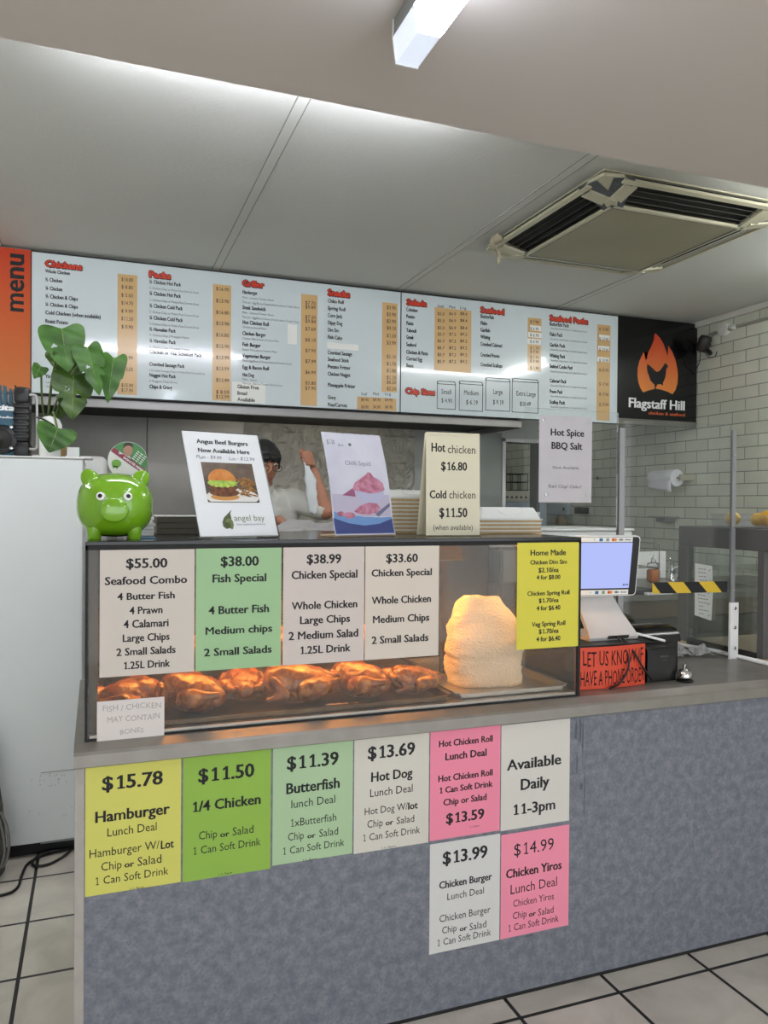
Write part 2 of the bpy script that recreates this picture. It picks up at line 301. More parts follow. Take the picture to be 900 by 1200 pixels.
SUBS=[('Lamb,Meat,Chips',-0.212,-0.118,2.0,0.011,0),('Garlic Sauce',-0.212,-0.145,1.977,0.011,0),('¼ Chicken,Chips or Potato,Peas,Carrots,Gravy',0.318,0.59,2.561,0.011,0),('¼ Chicken,Chips or Potato,Peas,Carrots,Gravy',0.319,0.591,2.494,0.012,0),('¼ Chicken,Chips or Potato,Peas,Carrots,Gravy',0.319,0.591,2.427,0.012,0),('¼ Chicken,Chips or Potato,Peas,Carrots,Gravy',0.319,0.592,2.36,0.012,0),('¼ Chicken,Chips,2 Pineapple Fritters',0.32,0.539,2.298,0.012,0),('¼ Chicken,Chips,2 Pineapple Fritters',0.32,0.54,2.231,0.012,0),('2 Crumbed Sausages,Chips or Potato,Peas,Carrots,Gravy',0.32,0.627,2.1,0.011,0),('6 Nuggets,Chips,Gravy',0.321,0.474,2.04,0.011,0),('Plain - Lettuce,Tomato Sauce',0.84,1.027,2.561,0.011,0),('The Lot - Egg,Bacon,Cheese,Onion,Lettuce,Tomato Sauce',0.84,1.183,2.533,0.012,0),('Plain - Lettuce,Tomato Sauce',0.84,1.027,2.473,0.012,0),('The Lot - Egg,Bacon,Cheese,Onion,Lettuce,Tomato Sauce',0.84,1.183,2.446,0.012,0),('Chicken,Lettuce,Mayo',0.841,0.982,2.389,0.011,0),('Chicken Fillet,Lettuce,Tomato,Mayo',0.841,1.059,2.322,0.011,0),('Butter Fish,Lettuce,Tomato,Mayo',0.842,1.049,2.257,0.011,0),('Pattie,Egg,Bacon,Cheese,Lettuce,Tomato,Sauce',0.842,1.138,2.192,0.012,0),('Plain - Sauce',0.843,0.928,2.082,0.012,0),('The Lot - Bacon,Cheese,Onion,Sauce',0.843,1.082,2.06,0.011,0),('1 Butterfish,Chips,Potato or 2 salads,Tartare Sauce',2.923,3.224,2.561,0.012,0),('1 Butterfish,Chips,Potato or 2 salads,Tartare Sauce',2.923,3.225,2.489,0.011,0),('1 Butterfish,Chips,Potato or 2 salads,Tartare Sauce',2.924,3.226,2.417,0.011,0),('1 Butterfish,Chips,Potato or 2 salads,Tartare Sauce',2.925,3.227,2.344,0.012,0),('1 Butterfish,Chips,Potato or 2 salads,Tartare Sauce',2.926,3.228,2.269,0.012,0),('1 Butterfish,Chips,Potato or 2 salads,Tartare Sauce',2.927,3.229,2.174,0.011,0),('1 Butterfish,Chips,Potato or 2 salads,Tartare Sauce',2.928,3.23,2.101,0.012,0),('1 Butterfish,Chips,Potato or 2 salads,Tartare Sauce',2.929,3.231,2.029,0.012,0)]
PRICES=[('$16.80',0.169,0.232,2.59,0.019,0),('$ 8.80',0.169,0.232,2.548,0.019,0),('$ 5.00',0.169,0.232,2.503,0.019,0),('$14.70',0.169,0.232,2.46,0.019,0),('$ 9.99',0.169,0.232,2.416,0.018,0),('$11.50',0.169,0.233,2.373,0.019,0),('$ 0.90',0.17,0.233,2.328,0.019,0),('$ 8.99',0.17,0.233,2.158,0.019,0),('$22.55',0.171,0.234,2.094,0.019,0),('$15.90',0.171,0.234,2.004,0.019,0),('$17.90',0.171,0.234,1.976,0.019,0),('$16.90',0.687,0.763,2.592,0.02,0),('$13.90',0.687,0.763,2.523,0.02,0),('$16.80',0.688,0.764,2.457,0.019,0),('$13.90',0.688,0.764,2.393,0.02,0),('$16.80',0.688,0.764,2.326,0.02,0),('$12.90',0.689,0.765,2.262,0.02,0),('$13.99',0.689,0.765,2.196,0.02,0),('$13.99',0.69,0.765,2.132,0.02,0),('$11.99',0.69,0.766,2.065,0.02,0),('$ 8.59',0.69,0.766,1.996,0.02,0),('$12.99',0.69,0.766,1.969,0.02,0),('$7.70',1.217,1.283,2.562,0.021,0),('$9.89',1.217,1.283,2.537,0.02,0),('$7.20',1.217,1.284,2.478,0.02,0),('$9.84',1.218,1.284,2.452,0.021,0),('$7.69',1.218,1.284,2.406,0.021,0),('$8.19',1.218,1.285,2.34,0.02,0),('$7.99',1.219,1.285,2.276,0.02,0),('$7.99',1.219,1.286,2.211,0.021,0),('$6.99',1.22,1.286,2.145,0.02,0),('$5.80',1.22,1.287,2.081,0.02,0),('$7.90',1.22,1.287,2.05,0.02,0),('$3.90',1.741,1.804,2.584,0.021,0),('$3.90',1.741,1.804,2.542,0.021,0),('$3.90',1.741,1.804,2.499,0.021,0),('$4.10',1.742,1.805,2.456,0.022,0),('$1.50',1.742,1.805,2.409,0.021,0),('$3.99',1.742,1.805,2.363,0.022,0),('$2.10',1.743,1.806,2.278,0.021,0),('$1.70',1.743,1.807,2.233,0.021,0),('$1.80',1.744,1.807,2.19,0.021,0),('$1.10',1.744,1.807,2.147,0.022,0),('$6.20',1.744,1.808,2.118,0.021,0),('$2.20',1.745,1.808,2.078,0.021,0),('$4.90',1.576,1.627,2.0,0.019,0),('$4.90',1.577,1.627,1.955,0.019,0),('Small',1.576,1.615,2.037,0.018,0),('$4.90',1.655,1.706,2.004,0.019,0),('$4.90',1.655,1.706,1.959,0.019,0),('Med',1.654,1.694,2.041,0.018,0),('$4.90',1.734,1.785,2.008,0.019,0),('$4.90',1.734,1.786,1.963,0.019,0),('Lrg',1.734,1.774,2.046,0.018,0),('Small',2.088,2.133,2.628,0.018,0),('$5.0',2.088,2.139,2.579,0.019,0),('$5.0',2.089,2.14,2.535,0.019,0),('$5.0',2.089,2.14,2.489,0.019,0),('$5.7',2.09,2.141,2.448,0.019,0),('$5.7',2.09,2.141,2.405,0.018,0),('$5.7',2.09,2.141,2.361,0.018,0),('$5.7',2.091,2.142,2.317,0.019,0),('$5.7',2.091,2.142,2.273,0.019,0),('Med',2.169,2.215,2.63,0.018,0),('$6.9',2.17,2.221,2.587,0.018,0),('$6.9',2.17,2.222,2.543,0.018,0),('$6.9',2.17,2.222,2.496,0.019,0),('$7.2',2.171,2.223,2.455,0.019,0),('$7.2',2.171,2.223,2.411,0.019,0),('$7.2',2.172,2.223,2.367,0.019,0),('$7.2',2.172,2.224,2.323,0.019,0),('$7.2',2.173,2.224,2.279,0.019,0),('Lrg',2.248,2.294,2.633,0.017,0),('$8.4',2.249,2.301,2.594,0.019,0),('$8.4',2.249,2.301,2.55,0.019,0),('$8.4',2.25,2.302,2.503,0.019,0),('$9.2',2.25,2.302,2.462,0.018,0),('$9.2',2.25,2.303,2.417,0.019,0),('$9.2',2.251,2.303,2.373,0.019,0),('$9.2',2.251,2.304,2.329,0.019,0),('$9.2',2.252,2.304,2.285,0.019,0),('$ 7.90',2.769,2.839,2.588,0.019,0),('$ 6.90',2.77,2.839,2.542,0.02,0),('$ 6.90',2.77,2.84,2.499,0.02,0),('$ 6.90',2.771,2.84,2.456,0.02,0),('$ 1.70',2.771,2.841,2.413,0.02,0),('$ 9.90',2.772,2.841,2.388,0.019,0),('$ 1.70',2.772,2.841,2.351,0.019,0),('$ 9.90',2.772,2.842,2.325,0.019,0),('$ 1.90',2.773,2.842,2.279,0.019,0),('$ 13.90',3.322,3.4,2.587,0.02,0),('$ 13.90',3.323,3.401,2.518,0.021,0),('$ 13.90',3.324,3.402,2.444,0.02,0),('$ 13.90',3.325,3.403,2.37,0.02,0),('$ 23.70',3.326,3.404,2.302,0.02,0),('$ 17.90',3.327,3.405,2.204,0.02,0),('$ 17.90',3.328,3.406,2.133,0.02,0),('$ 17.99',3.329,3.407,2.061,0.021,0)]
HEADS=[('Chickens',-0.218,-0.034,2.626,0.032,1),('Packs',0.316,0.434,2.627,0.034,1),('Griller',0.839,0.965,2.633,0.034,1),('Snacks',1.358,1.499,2.63,0.037,1),('Salads',1.875,2.013,2.624,0.035,1),('Seafood',2.397,2.574,2.624,0.037,1),('Seafood Packs',2.922,3.23,2.619,0.037,1),('Chip Sizes',1.872,2.075,2.064,0.035,1)]
CHIPS=[('Small',2.12,2.193,2.076,0.03,0),('$ 4.90',2.121,2.199,2.021,0.027,0),('Medium',2.281,2.39,2.079,0.031,0),('$ 6.19',2.297,2.384,2.019,0.028,0),('Large',2.494,2.567,2.097,0.031,0),('$ 9.19',2.494,2.574,2.029,0.029,0),('Extra Large',2.67,2.821,2.096,0.031,0),('$10.49',2.697,2.782,2.029,0.028,0)]

# ------------------------------------------------------------------ the shop: shell
XW = 4.19; CF = 2.50; CR = 2.72; YB = 5.6; YF = -5.0; XL = -2.4
m_ceil = mat('ceiling_paint', '#dad0c9', .85, bump=.04, bump_scale=90)
m_ceil2 = mat('ceiling_sheet', '#d3d4cf', .75, bump=.12, bump_scale=70)
m_wall = mat('painted_wall', '#cfd0c8', .7, bump=.05)
m_tile = brick_mat('floor_tiles', '#cfc8bd', '#c4beb2', '#17140f', .3165, .3165, .0055, (-1.424+.3165*20, .0875+.3165*30), 'XYZ', offset=0, rough=.28, bump=.5, noise_s=5, vein=.08, smooth=.0)
m_brick = brick_mat('glazed_brick', '#d6d7c8', '#c9cbbc', '#8d8e85', .226, .0830, .0035, (-2.106+.226*10.5, -2.27+.083*30), 'YZX', rough=.3, bump=.55, noise_s=3)
m_steel = mat('brushed_steel', '#b9b7b2', .32, .9, noise_amt=.12, noise_scale=8, stretch=(1, 1, 30))
m_steel_d = mat('dull_steel', '#86847f', .38, .85, noise_amt=.2, noise_scale=3)
m_steel_top = mat('worktop_steel', '#97938c', .42, .6, noise_amt=.12, noise_scale=14)
m_black = mat('black_plastic', '#0d0d0e', .35)
m_blackm = mat('black_matt', '#121212', .7)
m_white = mat('white_enamel', '#dde2e1', .3, noise_amt=.04, noise_scale=2)
m_whitep = mat('white_plastic', '#e8e8e6', .4)
m_ink = mat('black_ink', '#16161a', .7)
m_alu = mat('aluminium', '#c3c4c4', .35, .8)
m_chrome = mat('chrome', '#d8dadc', .08, 1.)
m_clear = glass_mat('clear_acrylic', (.96, .975, .975), .03, refl=.9)
m_glass = glass_mat('cabinet_glass', (.95, .965, .96), .02, refl=.5)
m_fog = glass_mat('steamy_glass', (.95, .94, .92), .03, milk=.075, refl=.8)

struct('floor', box(B(), XL, XW, YF, YB, -.1, 0), m_tile)
struct('wall_right', box(B(), XW, XW+.15, YF, YB, 0, CR), m_brick)
struct('wall_left', box(B(), XL-.15, XL, YF, YB, 0, CR), m_wall)
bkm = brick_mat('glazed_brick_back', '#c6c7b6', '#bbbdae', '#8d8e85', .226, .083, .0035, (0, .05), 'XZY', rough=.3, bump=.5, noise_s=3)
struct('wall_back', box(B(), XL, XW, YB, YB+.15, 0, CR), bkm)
# near ceiling is a lower slab, the kitchen ceiling sits in a step above it
struct('ceiling', box(B(), XL, XW, YF, .25, CF, CF+.30), m_ceil)
struct('ceiling_kitchen', box(B(), XL, XW, .25, YB, CR, CR+.08), m_ceil2)
for i, x in enumerate((-.45, .69, 1.835, 3.01)):
    bm = B(); box(bm, x-.022, x+.022, .25, 3.52 if i else 3.5, CR-.004, CR+.001)
    box(bm, x-.0235, x-.0195, .25, 3.5, CR-.0045, CR-.003, mi=1); box(bm, x+.0195, x+.0235, .25, 3.5, CR-.0045, CR-.003, mi=1)
    struct('trim_%d' % (i+1), bm, [m_ceil2, mat('grimy_joint', '#8f8f88', .8)])
struct('trim_5', box(B(), XW-.03, XW-.001, .25, YB, CR-.045, CR-.001, .008), m_wall)
# partition behind the cooking line with a pass-through opening
bm = B()
box(bm, XL, 3.05, 3.52, 3.60, 0, CR); box(bm, 3.05, 3.36, 3.52, 3.60, 1.86, CR); box(bm, 3.05, 3.36, 3.52, 3.60, 0, 1.30)
struct('wall_partition', bm, mat('partition_paint', '#bfc2bd', .6))
bm = B(); box(bm, 3.03, 3.06, 3.49, 3.61, 1.28, 1.89, .004); box(bm, 3.03, 3.375, 3.49, 3.61, 1.86, 1.89, .004); box(bm, 3.03, 3.375, 3.49, 3.61, 1.28, 1.31, .004)
struct('trim_6', bm, m_whitep)
bm = B(); box(bm, 3.345, 3.375, 3.50, 3.61, 0, 1.86, .004); struct('trim_7', bm, mat('dark_door_frame', '#5a5c5c', .5))
# steel sheets on the partition
bm = B(); box(bm, -1.6, .354, 3.5, 3.518, .3, 1.93); box(bm, .362, 1.12, 3.5, 3.518, .3, 1.93); struct('trim_8', bm, m_steel_d)
bm = B(); box(bm, 2.27, 3.025, 3.5, 3.518, .3, 1.93); struct('trim_9', bm, mat('grey_steel_sheet', '#8b8e8d', .35, .7))

# ------------------------------------------------------------------ fluorescent fittings
m_diff = emis('lit_diffuser', '#e6efff', TUBE_POWER)
m_ktube = emis('lit_kitchen_tube', '#eff3f2', KITCHEN_POWER)
m_prism = mat('prismatic_diffuser', '#dfe3e8', .3, emit='#dfeaff', estr=.6, bump=.15, bump_scale=260)
def batten(x, y0, y1, zc, label, lit=m_diff):
    t = thing('fluorescent_light', label, 'light', (x, (y0+y1)/2, zc), 0, 'ceiling battens over the shop floor')
    bm = B(); box(bm, x-.034, x+.034, y0, y1, zc-.047, zc, .003); obj('base', bm, mat('grey_fitting', '#9a9d9c', .5), t)
    prof = [(-.036, -.045), (-.027, -.104), (.027, -.104), (.036, -.045)]
    bm = B(); prism(bm, prof, y1-.13, y1-.002, lambda u, v, d: (x+u, d, zc+v)); obj('diffuser_end', bm, m_prism, t)
    bm = B(); prism(bm, prof, y0, y1-.13, lambda u, v, d: (x+u, d, zc+v))
    n = int((y1-.135-y0)/.012)
    for k in range(n): box(bm, x-.0282, x+.0282, y0+.012*k, y0+.012*k+.005, zc-.1048, zc-.103)
    obj('diffuser', bm, lit, t)
    bm = B(); prism(bm, [(-.037, -.003), (-.037, -.046), (-.029, -.106), (.029, -.106), (.037, -.046), (.037, -.003)], y1-.002, y1+.001, lambda u, v, d: (x+u, d, zc+v)); obj('end_cap', bm, m_whitep, t)
    return t
batten(.727, -1.40, -.168, CF, 'white fluorescent batten with ribbed diffuser at the top of the photo')
for x, y in ((2.3, -2.4), (-1.0, -2.4), (.727, -2.9), (2.3, -4.3), (-.9, -4.3)):
    batten(x, y-1.24, y, CF, 'white fluorescent batten on the low ceiling behind the camera')
m_stube = emis('lit_step_tube', '#f4f6ff', KITCHEN_POWER*1.9)
def step_tube(x0, x1, y, z, label, lit=None):
    t = thing('fluorescent_tube_light', label, 'light', ((x0+x1)/2, y, z), 0, 'tube lights in the kitchen ceiling')
    bm = B(); box(bm, x0, x1, y-.03, y+.03, z-.05, z, .004); obj('base', bm, m_whitep, t)
    for xx in (x0+.012, x1-.012):
        bm = B(); box(bm, xx-.012, xx+.012, y-.015, y+.015, z-.105, z-.05, .003); obj('lamp_holder', bm, m_whitep, t)
    bm = B(); tube(bm, [(x0+.02, y, z-.088), (x1-.02, y, z-.088)], .013, 12); obj('tube', bm, lit or m_ktube, t)
step_tube(-.10, 1.25, .44, CR, 'bare tube tucked behind the edge of the lower ceiling', m_stube)
step_tube(2.55, 3.85, .43, CR, 'bare tube tucked behind the edge of the lower ceiling')
step_tube(3.35, 4.1, 4.4, CR, 'unseen bare tube added on the ceiling of the back passage')  # hidden tube added to light the bricks of the passage

added_battens = ((3.80, .56, 1.40, 'added unseen white batten on the kitchen ceiling lighting the brick wall'), (-1.5, .5, 1.9, 'added unseen white batten on the kitchen ceiling at the far left'))
for x, y0, y1, lab in added_battens: batten(x, y0, y1, CR, lab, m_ktube)  # out-of-view battens added to lighten the brick wall and the kitchen's left

# ------------------------------------------------------------------ serving counter
m_lam = mat('blue_grey_laminate', '#686c77', .42, col2='#82848b', noise_scale=38, detail=7)
def extra_noise(m, s2, c_to, amt):
    nt = m.node_tree; b = nt.nodes['Principled BSDF']; l = b.inputs['Base Color'].links[0]; src = l.from_socket
    n = nt.nodes.new('ShaderNodeTexNoise'); n.inputs['Scale'].default_value = s2; n.inputs['Detail'].default_value = 5
    tc = nt.nodes.new('ShaderNodeTexCoord'); nt.links.new(tc.outputs['Object'], n.inputs['Vector'])
    mr = nt.nodes.new('ShaderNodeMapRange'); mr.inputs[1].default_value = .45; mr.inputs[2].default_value = .7; mr.inputs[4].default_value = amt; nt.links.new(n.outputs[0], mr.inputs[0])
    mx = nt.nodes.new('ShaderNodeMix'); mx.data_type = 'RGBA'; nt.links.new(mr.outputs[0], mx.inputs[0]); nt.links.new(src, mx.inputs[6]); mx.inputs[7].default_value = (*rgb(c_to), 1)
    nt.links.new(mx.outputs[2], b.inputs['Base Color'])
extra_noise(m_lam, 130, '#535a69', .5)
ct = thing('serving_counter', 'long blue-grey laminate serving counter with stainless steel worktop', 'counter', (1.6, .34, 0))
bm = B(); box(bm, .012, 3.3, .0, .68, .006, .766); obj('front_panel', bm, m_lam, ct)
bm = B(); box(bm, .002, .0225, -.003, .68, 0, .766, .001); obj('edge_trim', bm, mat('beige_edge', '#a9a49c', .5, noise_amt=.1, noise_scale=30), ct, label='grey-beige edge strip at the left end')
bm = B(); box(bm, .0225, 3.3, -.0025, .0, 0, .008); obj('foot_shadow_strip', bm, m_blackm, ct)  # black strip paints the shadow gap along the counter foot
prof = [(-.016, .764), (-.018, .766), (-.018, .793), (-.012, .799), (.022, .810), (.70, .810), (.70, .764)]
bm = B(); prism(bm, prof, .0, 3.32, lambda u, v, d: (d, u, v)); obj('worktop', bm, m_steel_top, ct)
bm = B()
for x, z, w_, h in ((1.327, .70, .010, .05), (1.342, .69, .008, .075), (1.352, .655, .006, .10), (1.333, .60, .006, .06), (1.345, .55, .012, .02), (1.36, .48, .004, .14)):
    flat(bm, [(x, z), (x+w_*.6, z-h*.1), (x+w_, z+h*.6), (x+w_*.5, z+h), (x+w_*.1, z+h*.7)], XZ(-.0010))
obj('smudges', bm, mat('dark_smudge', '#565a63', .5), ct, label='dark scuff streaks beside the white poster')
bm = B(); disc(bm, (2.12, .055), .018, XZ(-.0012), ry=.022); obj('chip_mark', bm, m_blackm, ct, label='black chip in the laminate low on the right')

# ------------------------------------------------------------------ paper signs: counter front and warmer glass
def paper(col, key, x0, x1, z0, z1, Y, label, group, jit=0, inkm=None, th=.0006, name='price_poster', curl=0):
    if isinstance(col, str): col = mat('paper_'+col, col, .65, spec=.3)
    t = thing(name, label, 'sign', ((x0+x1)/2, Y, z0), 0, group)
    bm = B(); box(bm, x0, x1, Y-th, Y, z0, z1); obj('paper', bm, col, t)
    for row in WORDS[key]: obj('text_line', wrote([row], XZ(Y-th), -.0003, jit), inkm or m_ink, t)
    return t
g1 = 'lunch deal posters taped to the counter front'
Y0 = -.0004
paper('#cecb66', 'hamburger', .0245, .2355, .466, .7625, Y0, 'yellow hamburger lunch deal poster priced 15.78 on the counter front', g1)
paper('#8fb44c', 'quarter', .240, .450, .464, .761, Y0, 'bright lime green quarter chicken poster on the counter front', g1)
paper('#a9c49c', 'butterfish', .455, .662, .470, .760, Y0, 'pale green butterfish lunch deal poster on the counter front', g1)
paper('#cfcbc0', 'hotdog', .6655, .8740, .467, .761, Y0, 'off-white hot dog lunch deal poster on the counter front', g1)
paper('#ec8aa2', 'roll', .8775, 1.0875, .469, .7615, Y0, 'pink hot chicken roll poster just under the worktop edge', g1)
paper('#d2cec6', 'available', 1.0905, 1.311, .466, .7575, Y0, 'plain white poster saying available daily from 11 to 3', g1)
paper('#d0cfcc', 'burger', .8790, 1.0895, .166, .460, Y0, 'white chicken burger poster priced 13.99 below the pink roll poster', g1)
paper('#ee8fa6', 'yiros', 1.0930, 1.312, .166, .4545, Y0, 'pink chicken yiros poster priced 14.99 on the counter front', g1)
g2 = 'special offer sheets on the warmer glass'
YW = .026
paper('#cdc4ba', 'combo', .0535, .2670, .957, 1.2515, YW, 'beige seafood combo sheet priced 55.00 on the warmer glass', g2)
paper('#9dbf92', 'fish', .2700, .4790, .957, 1.2525, YW, 'light green fish special sheet on the warmer glass', g2)
paper('#cdc2bb', 'chick38', .4835, .6980, .957, 1.2525, YW, 'beige 38.99 chicken special sheet with large chips', g2)
paper('#d3c8bb', 'chick33', .7005, .9100, .957, 1.2525, YW, 'beige 33.60 chicken special sheet with medium chips', g2)
paper('#d6cd4c', 'home', 1.1500, 1.3530, .957, 1.2575, YW, 'yellow home made dim sim and spring roll sheet on the warmer glass', g2)
paper('#d8d0cb', 'note', .0485, .1985, .804, .9020, .0255, 'small hand-written allergy note low on the warmer glass', None, jit=.12, inkm=mat('faded_pen', '#a39c98', .7), name='handwritten_note')

# ------------------------------------------------------------------ hot food warmer
WX0, WX1, WY0, WY1, WZ0, WZ1 = .022, 1.362, .030, .60, .8105, 1.272
wm = thing('food_warmer', 'glass-fronted heated food display full of roast chickens on the counter', 'food warmer', ((WX0+WX1)/2, .3, WZ0))
bm = B(); box(bm, WX0+.01, WX1-.01, WY0+.004, WY1, WZ0, WZ0+.012, .002); obj('base', bm, m_steel, wm)
bm = B(); box(bm, WX0, WX1, WY0-.004, WY1+.004, WZ1-.010, WZ1, .0015); obj('top_plate', bm, mat('smoked_top_glass', '#15181a', .15, spec=.5), wm)
bm = B()
box(bm, WX0, WX1, WY0-.003, WY0+.008, WZ1-.020, WZ1-.010); box(bm, WX0, WX0+.006, WY0-.003, WY0+.006, WZ0, WZ1-.01); box(bm, WX1-.009, WX1, WY0-.003, WY0+.006, WZ0, WZ1-.01); box(bm, WX0, WX1, WY0-.002, WY0+.004, WZ0, WZ0+.004)
for x in (WX0, WX1-.012): box(bm, x, x+.012, WY1-.012, WY1, WZ0, WZ1-.01)
obj('frame', bm, m_blackm, wm)
bm = B(); box(bm, WX0+.006, WX1-.009, WY0, WY0+.004, WZ0+.004, WZ1-.020); obj('front_glass', bm, m_fog, wm)
bm = B(); box(bm, WX0+.001, WX0+.005, WY0+.008, WY1-.012, WZ0+.012, WZ1-.01); obj('side_glass', bm, m_glass, wm)
bm = B(); box(bm, WX1-.005, WX1-.001, WY0+.008, WY1-.012, WZ0+.012, WZ1-.01); obj('side_glass', bm, m_glass, wm)
m_door = mat('smoky_door', '#4a4c4a', .25, .5, noise_amt=.3, noise_scale=5)
for k, (a, b_) in enumerate(((WX0+.013, .70), (.69, WX1-.013))):
    bm = B(); box(bm, a, b_, WY1-.012-.010*k, WY1-.004-.010*k, WZ0+.012, WZ1-.012); d = obj('sliding_door', bm, m_door, wm)
    bm = B(); xx = b_-.03 if k else a+.03; tube(bm, [(xx, WY1+.0, 1.0), (xx, WY1+.02, 1.01), (xx, WY1+.02, 1.09), (xx, WY1, 1.10)], .005); obj('handle', bm, m_steel, d)
bm = B(); box(bm, 1.075, 1.090, .36, .38, WZ0+.012, WZ1-.01); obj('centre_post', bm, m_blackm, wm)
bm = B(); box(bm, WX0+.008, WX0+.028, WY0+.012, WY1-.03, WZ0+.012, WZ1-.012); obj('side_liner', bm, mat('dark_liner', '#4a443c', .5, .4), wm)
# heat lamp trough under the top
hl = thing('heat_lamp', 'brass coloured heat lamp trough inside the warmer above the chickens', 'lamp', (.6, .30, 1.255))
bm = B(); prism(bm, [(-.07, -.065), (-.04, -.002), (.04, -.002), (.07, -.065), (.066, -.065), (.038, -.006), (-.038, -.006), (-.066, -.065)], .10, 1.08, lambda u, v, d: (d, .30+u, 1.2615+v)); obj('reflector', bm, mat('brass', '#c79a3c', .3, .8), hl)
bm = B(); tube(bm, [(.13, .30, 1.225), (1.05, .30, 1.225)], .011, 10); obj('heat_tube', bm, emis('lit_heat_tube', '#ffb45c', HEAT_POWER*11), hl)
# second short lamp, added out of sight to brighten the bag below
h2 = thing('heat_lamp', 'added short heat lamp hidden under the warmer top to brighten the cream bag', 'lamp', (1.24, .2, 1.262))
bm = B(); box(bm, 1.205, 1.345, .070, .135, 1.240, 1.2615, .003); obj('reflector', bm, m_steel, h2)
bm = B(); tube(bm, [(1.212, .105, 1.232), (1.338, .105, 1.232)], .008, 10); obj('heat_tube', bm, emis('lit_added_heat_tube', '#ffc27a', HEAT_POWER*12), h2)
# trays
m_greasy = mat('greasy_tray', '#6b5a45', .3, .7, col2='#46341f', noise_scale=16)
def tray(name, x0, x1, y0, y1, z, h, label, mt=m_steel):
    bm = B(); t_ = .0025; s = .012
    prism(bm, [(0, 0), (0, 0)][:0] or [(x0+s, 0), (x1-s, 0), (x1, h), (x1+.012, h), (x1+.012, h-t_), (x1+.001, h-t_), (x1-s+.001, -t_), (x0+s-.001, -t_), (x0-.001, h-t_), (x0-.012, h-t_), (x0-.012, h), (x0, h)], y0, y1, lambda u, v, d: (u, d, z+t_+v))
    box(bm, x0, x1, y0-.010, y0+.001, z+h-.002, z+h); box(bm, x0, x1, y1-.001, y1+.010, z+h-.002, z+h)
    box(bm, x0+s*.5, x1-s*.5, y0, y0+.002, z, z+h); box(bm, x0+s*.5, x1-s*.5, y1-.002, y1, z, z+h)
    return solo(name, bm, mt, label, 'tray', ((x0+x1)/2, (y0+y1)/2, z))
tray('roasting_tray', .065, .955, .055, .262, WZ0+.0125, .016, 'shallow steel tray under the front row of roast chickens', m_greasy)
tray('roasting_tray', .065, .955, .295, .545, WZ0+.0125, .052, 'deep upturned steel pan under the back row of roast chickens', m_greasy)
bm = B(); box(bm, .08, .94, .30, .54, WZ0+.066, WZ0+.0675); solo('pan_rack', bm, m_greasy, 'flat steel rack across the deep pan under the back row of chickens', 'rack', (.5, .42, WZ0+.066))
tray('chip_tray', .990, 1.330, .060, .545, WZ0+.0125, .016, 'steel bay tray under the cream bag')

# ------------------------------------------------------------------ roast chickens
def remesh(bm, vox, it=3):
    me = bpy.data.meshes.new('r'); bm.to_mesh(me); bm.free(); o = bpy.data.objects.new('r', me); C.objects.link(o)
    md = o.modifiers.new('r', 'REMESH'); md.mode = 'VOXEL'; md.voxel_size = vox
    dg = bpy.context.evaluated_depsgraph_get(); dg.update(); m2 = bpy.data.meshes.new_from_object(o.evaluated_get(dg))
    b2 = B(); b2.from_mesh(m2); bpy.data.objects.remove(o); bpy.data.meshes.remove(me); bpy.data.meshes.remove(m2)
    for _ in range(it): bmesh.ops.smooth_vert(b2, verts=b2.verts, factor=.5, use_axis_x=True, use_axis_y=True, use_axis_z=True)
    return b2
def capsule(bm, p0, p1, ra, rb, n=6):
    p0, p1 = Vector(p0), Vector(p1)
    for k in range(n+1):
        t = k/n; r = ra+(rb-ra)*t
        ellipsoid(bm, p0.lerp(p1, t), (r, r, r), None, 2)
def wobble(bm, amp, freq, seed=0):
    bm.normal_update()
    for v in bm.verts:
        p = Vector(v.co)*freq + Vector((seed, seed*2, 0)); v.co += v.normal*amp*(noise.noise(p) + .5*noise.noise(p*2.3))
m_skin = mat('roast_skin', '#8a4817', .32, spec=.6, col2='#451f0a', noise_scale=22, bump=.35, bump_scale=90, detail=6, coat=.2)
extra_noise(m_skin, 45, '#c58236', .75)
m_skin2 = mat('roast_wing', '#7d4014', .38, spec=.6, col2='#4a220b', noise_scale=30, bump=.35, bump_scale=90, coat=.2)
def make_chicken(label, pos, rz):
    t = thing('roast_chicken', label, 'roast chicken', (0, 0, 0), 0, 'roast chickens in the warmer')
    b = B(); ellipsoid(b, (0, 0, .052), (.088, .060, .050), sub=3); ellipsoid(b, (.035, .022, .062), (.050, .036, .042), sub=3); ellipsoid(b, (.035, -.022, .062), (.050, .036, .042), sub=3); ellipsoid(b, (-.075, 0, .050), (.030, .030, .026), sub=2)
    b = remesh(b, .006, 2); wobble(b, .004, 30); obj('body', b, m_skin, t, True, local=True)
    for s in (-1, 1):
        b = B(); capsule(b, (-.020, s*.052, .046), (-.055, s*.064, .058), .026, .026, 4); capsule(b, (-.055, s*.064, .058), (-.098, s*.034, .062), .023, .011, 5); ellipsoid(b, (-.104, s*.030, .063), (.012, .010, .010), sub=2)
        b = remesh(b, .005, 2); wobble(b, .002, 50, 3); obj('drumstick', b, m_skin, t, True, local=True)
        b = B(); capsule(b, (.058, s*.058, .070), (.028, s*.076, .040), .016, .012, 4); capsule(b, (.028, s*.076, .040), (.072, s*.072, .030), .011, .009, 4)
        b = remesh(b, .005, 2); wobble(b, .002, 50, 5); obj('wing', b, m_skin2, t, True, local=True)
    t.location = pos; t.rotation_euler = (0, 0, rz); return t
zt = WZ0+.0155
def put_chicken(o, label, x, y, z, rz, tilt=0, s=1.):
    c = copy_tree(o); c.location = (x, y, z); c.rotation_euler = (tilt, 0, rz); c.scale = (s, s, s); c['label'] = label; return c
c0 = make_chicken('roast chicken behind the hand-written allergy note', (.125, .165, zt), .5); c0.scale = (.92, .92, .92)
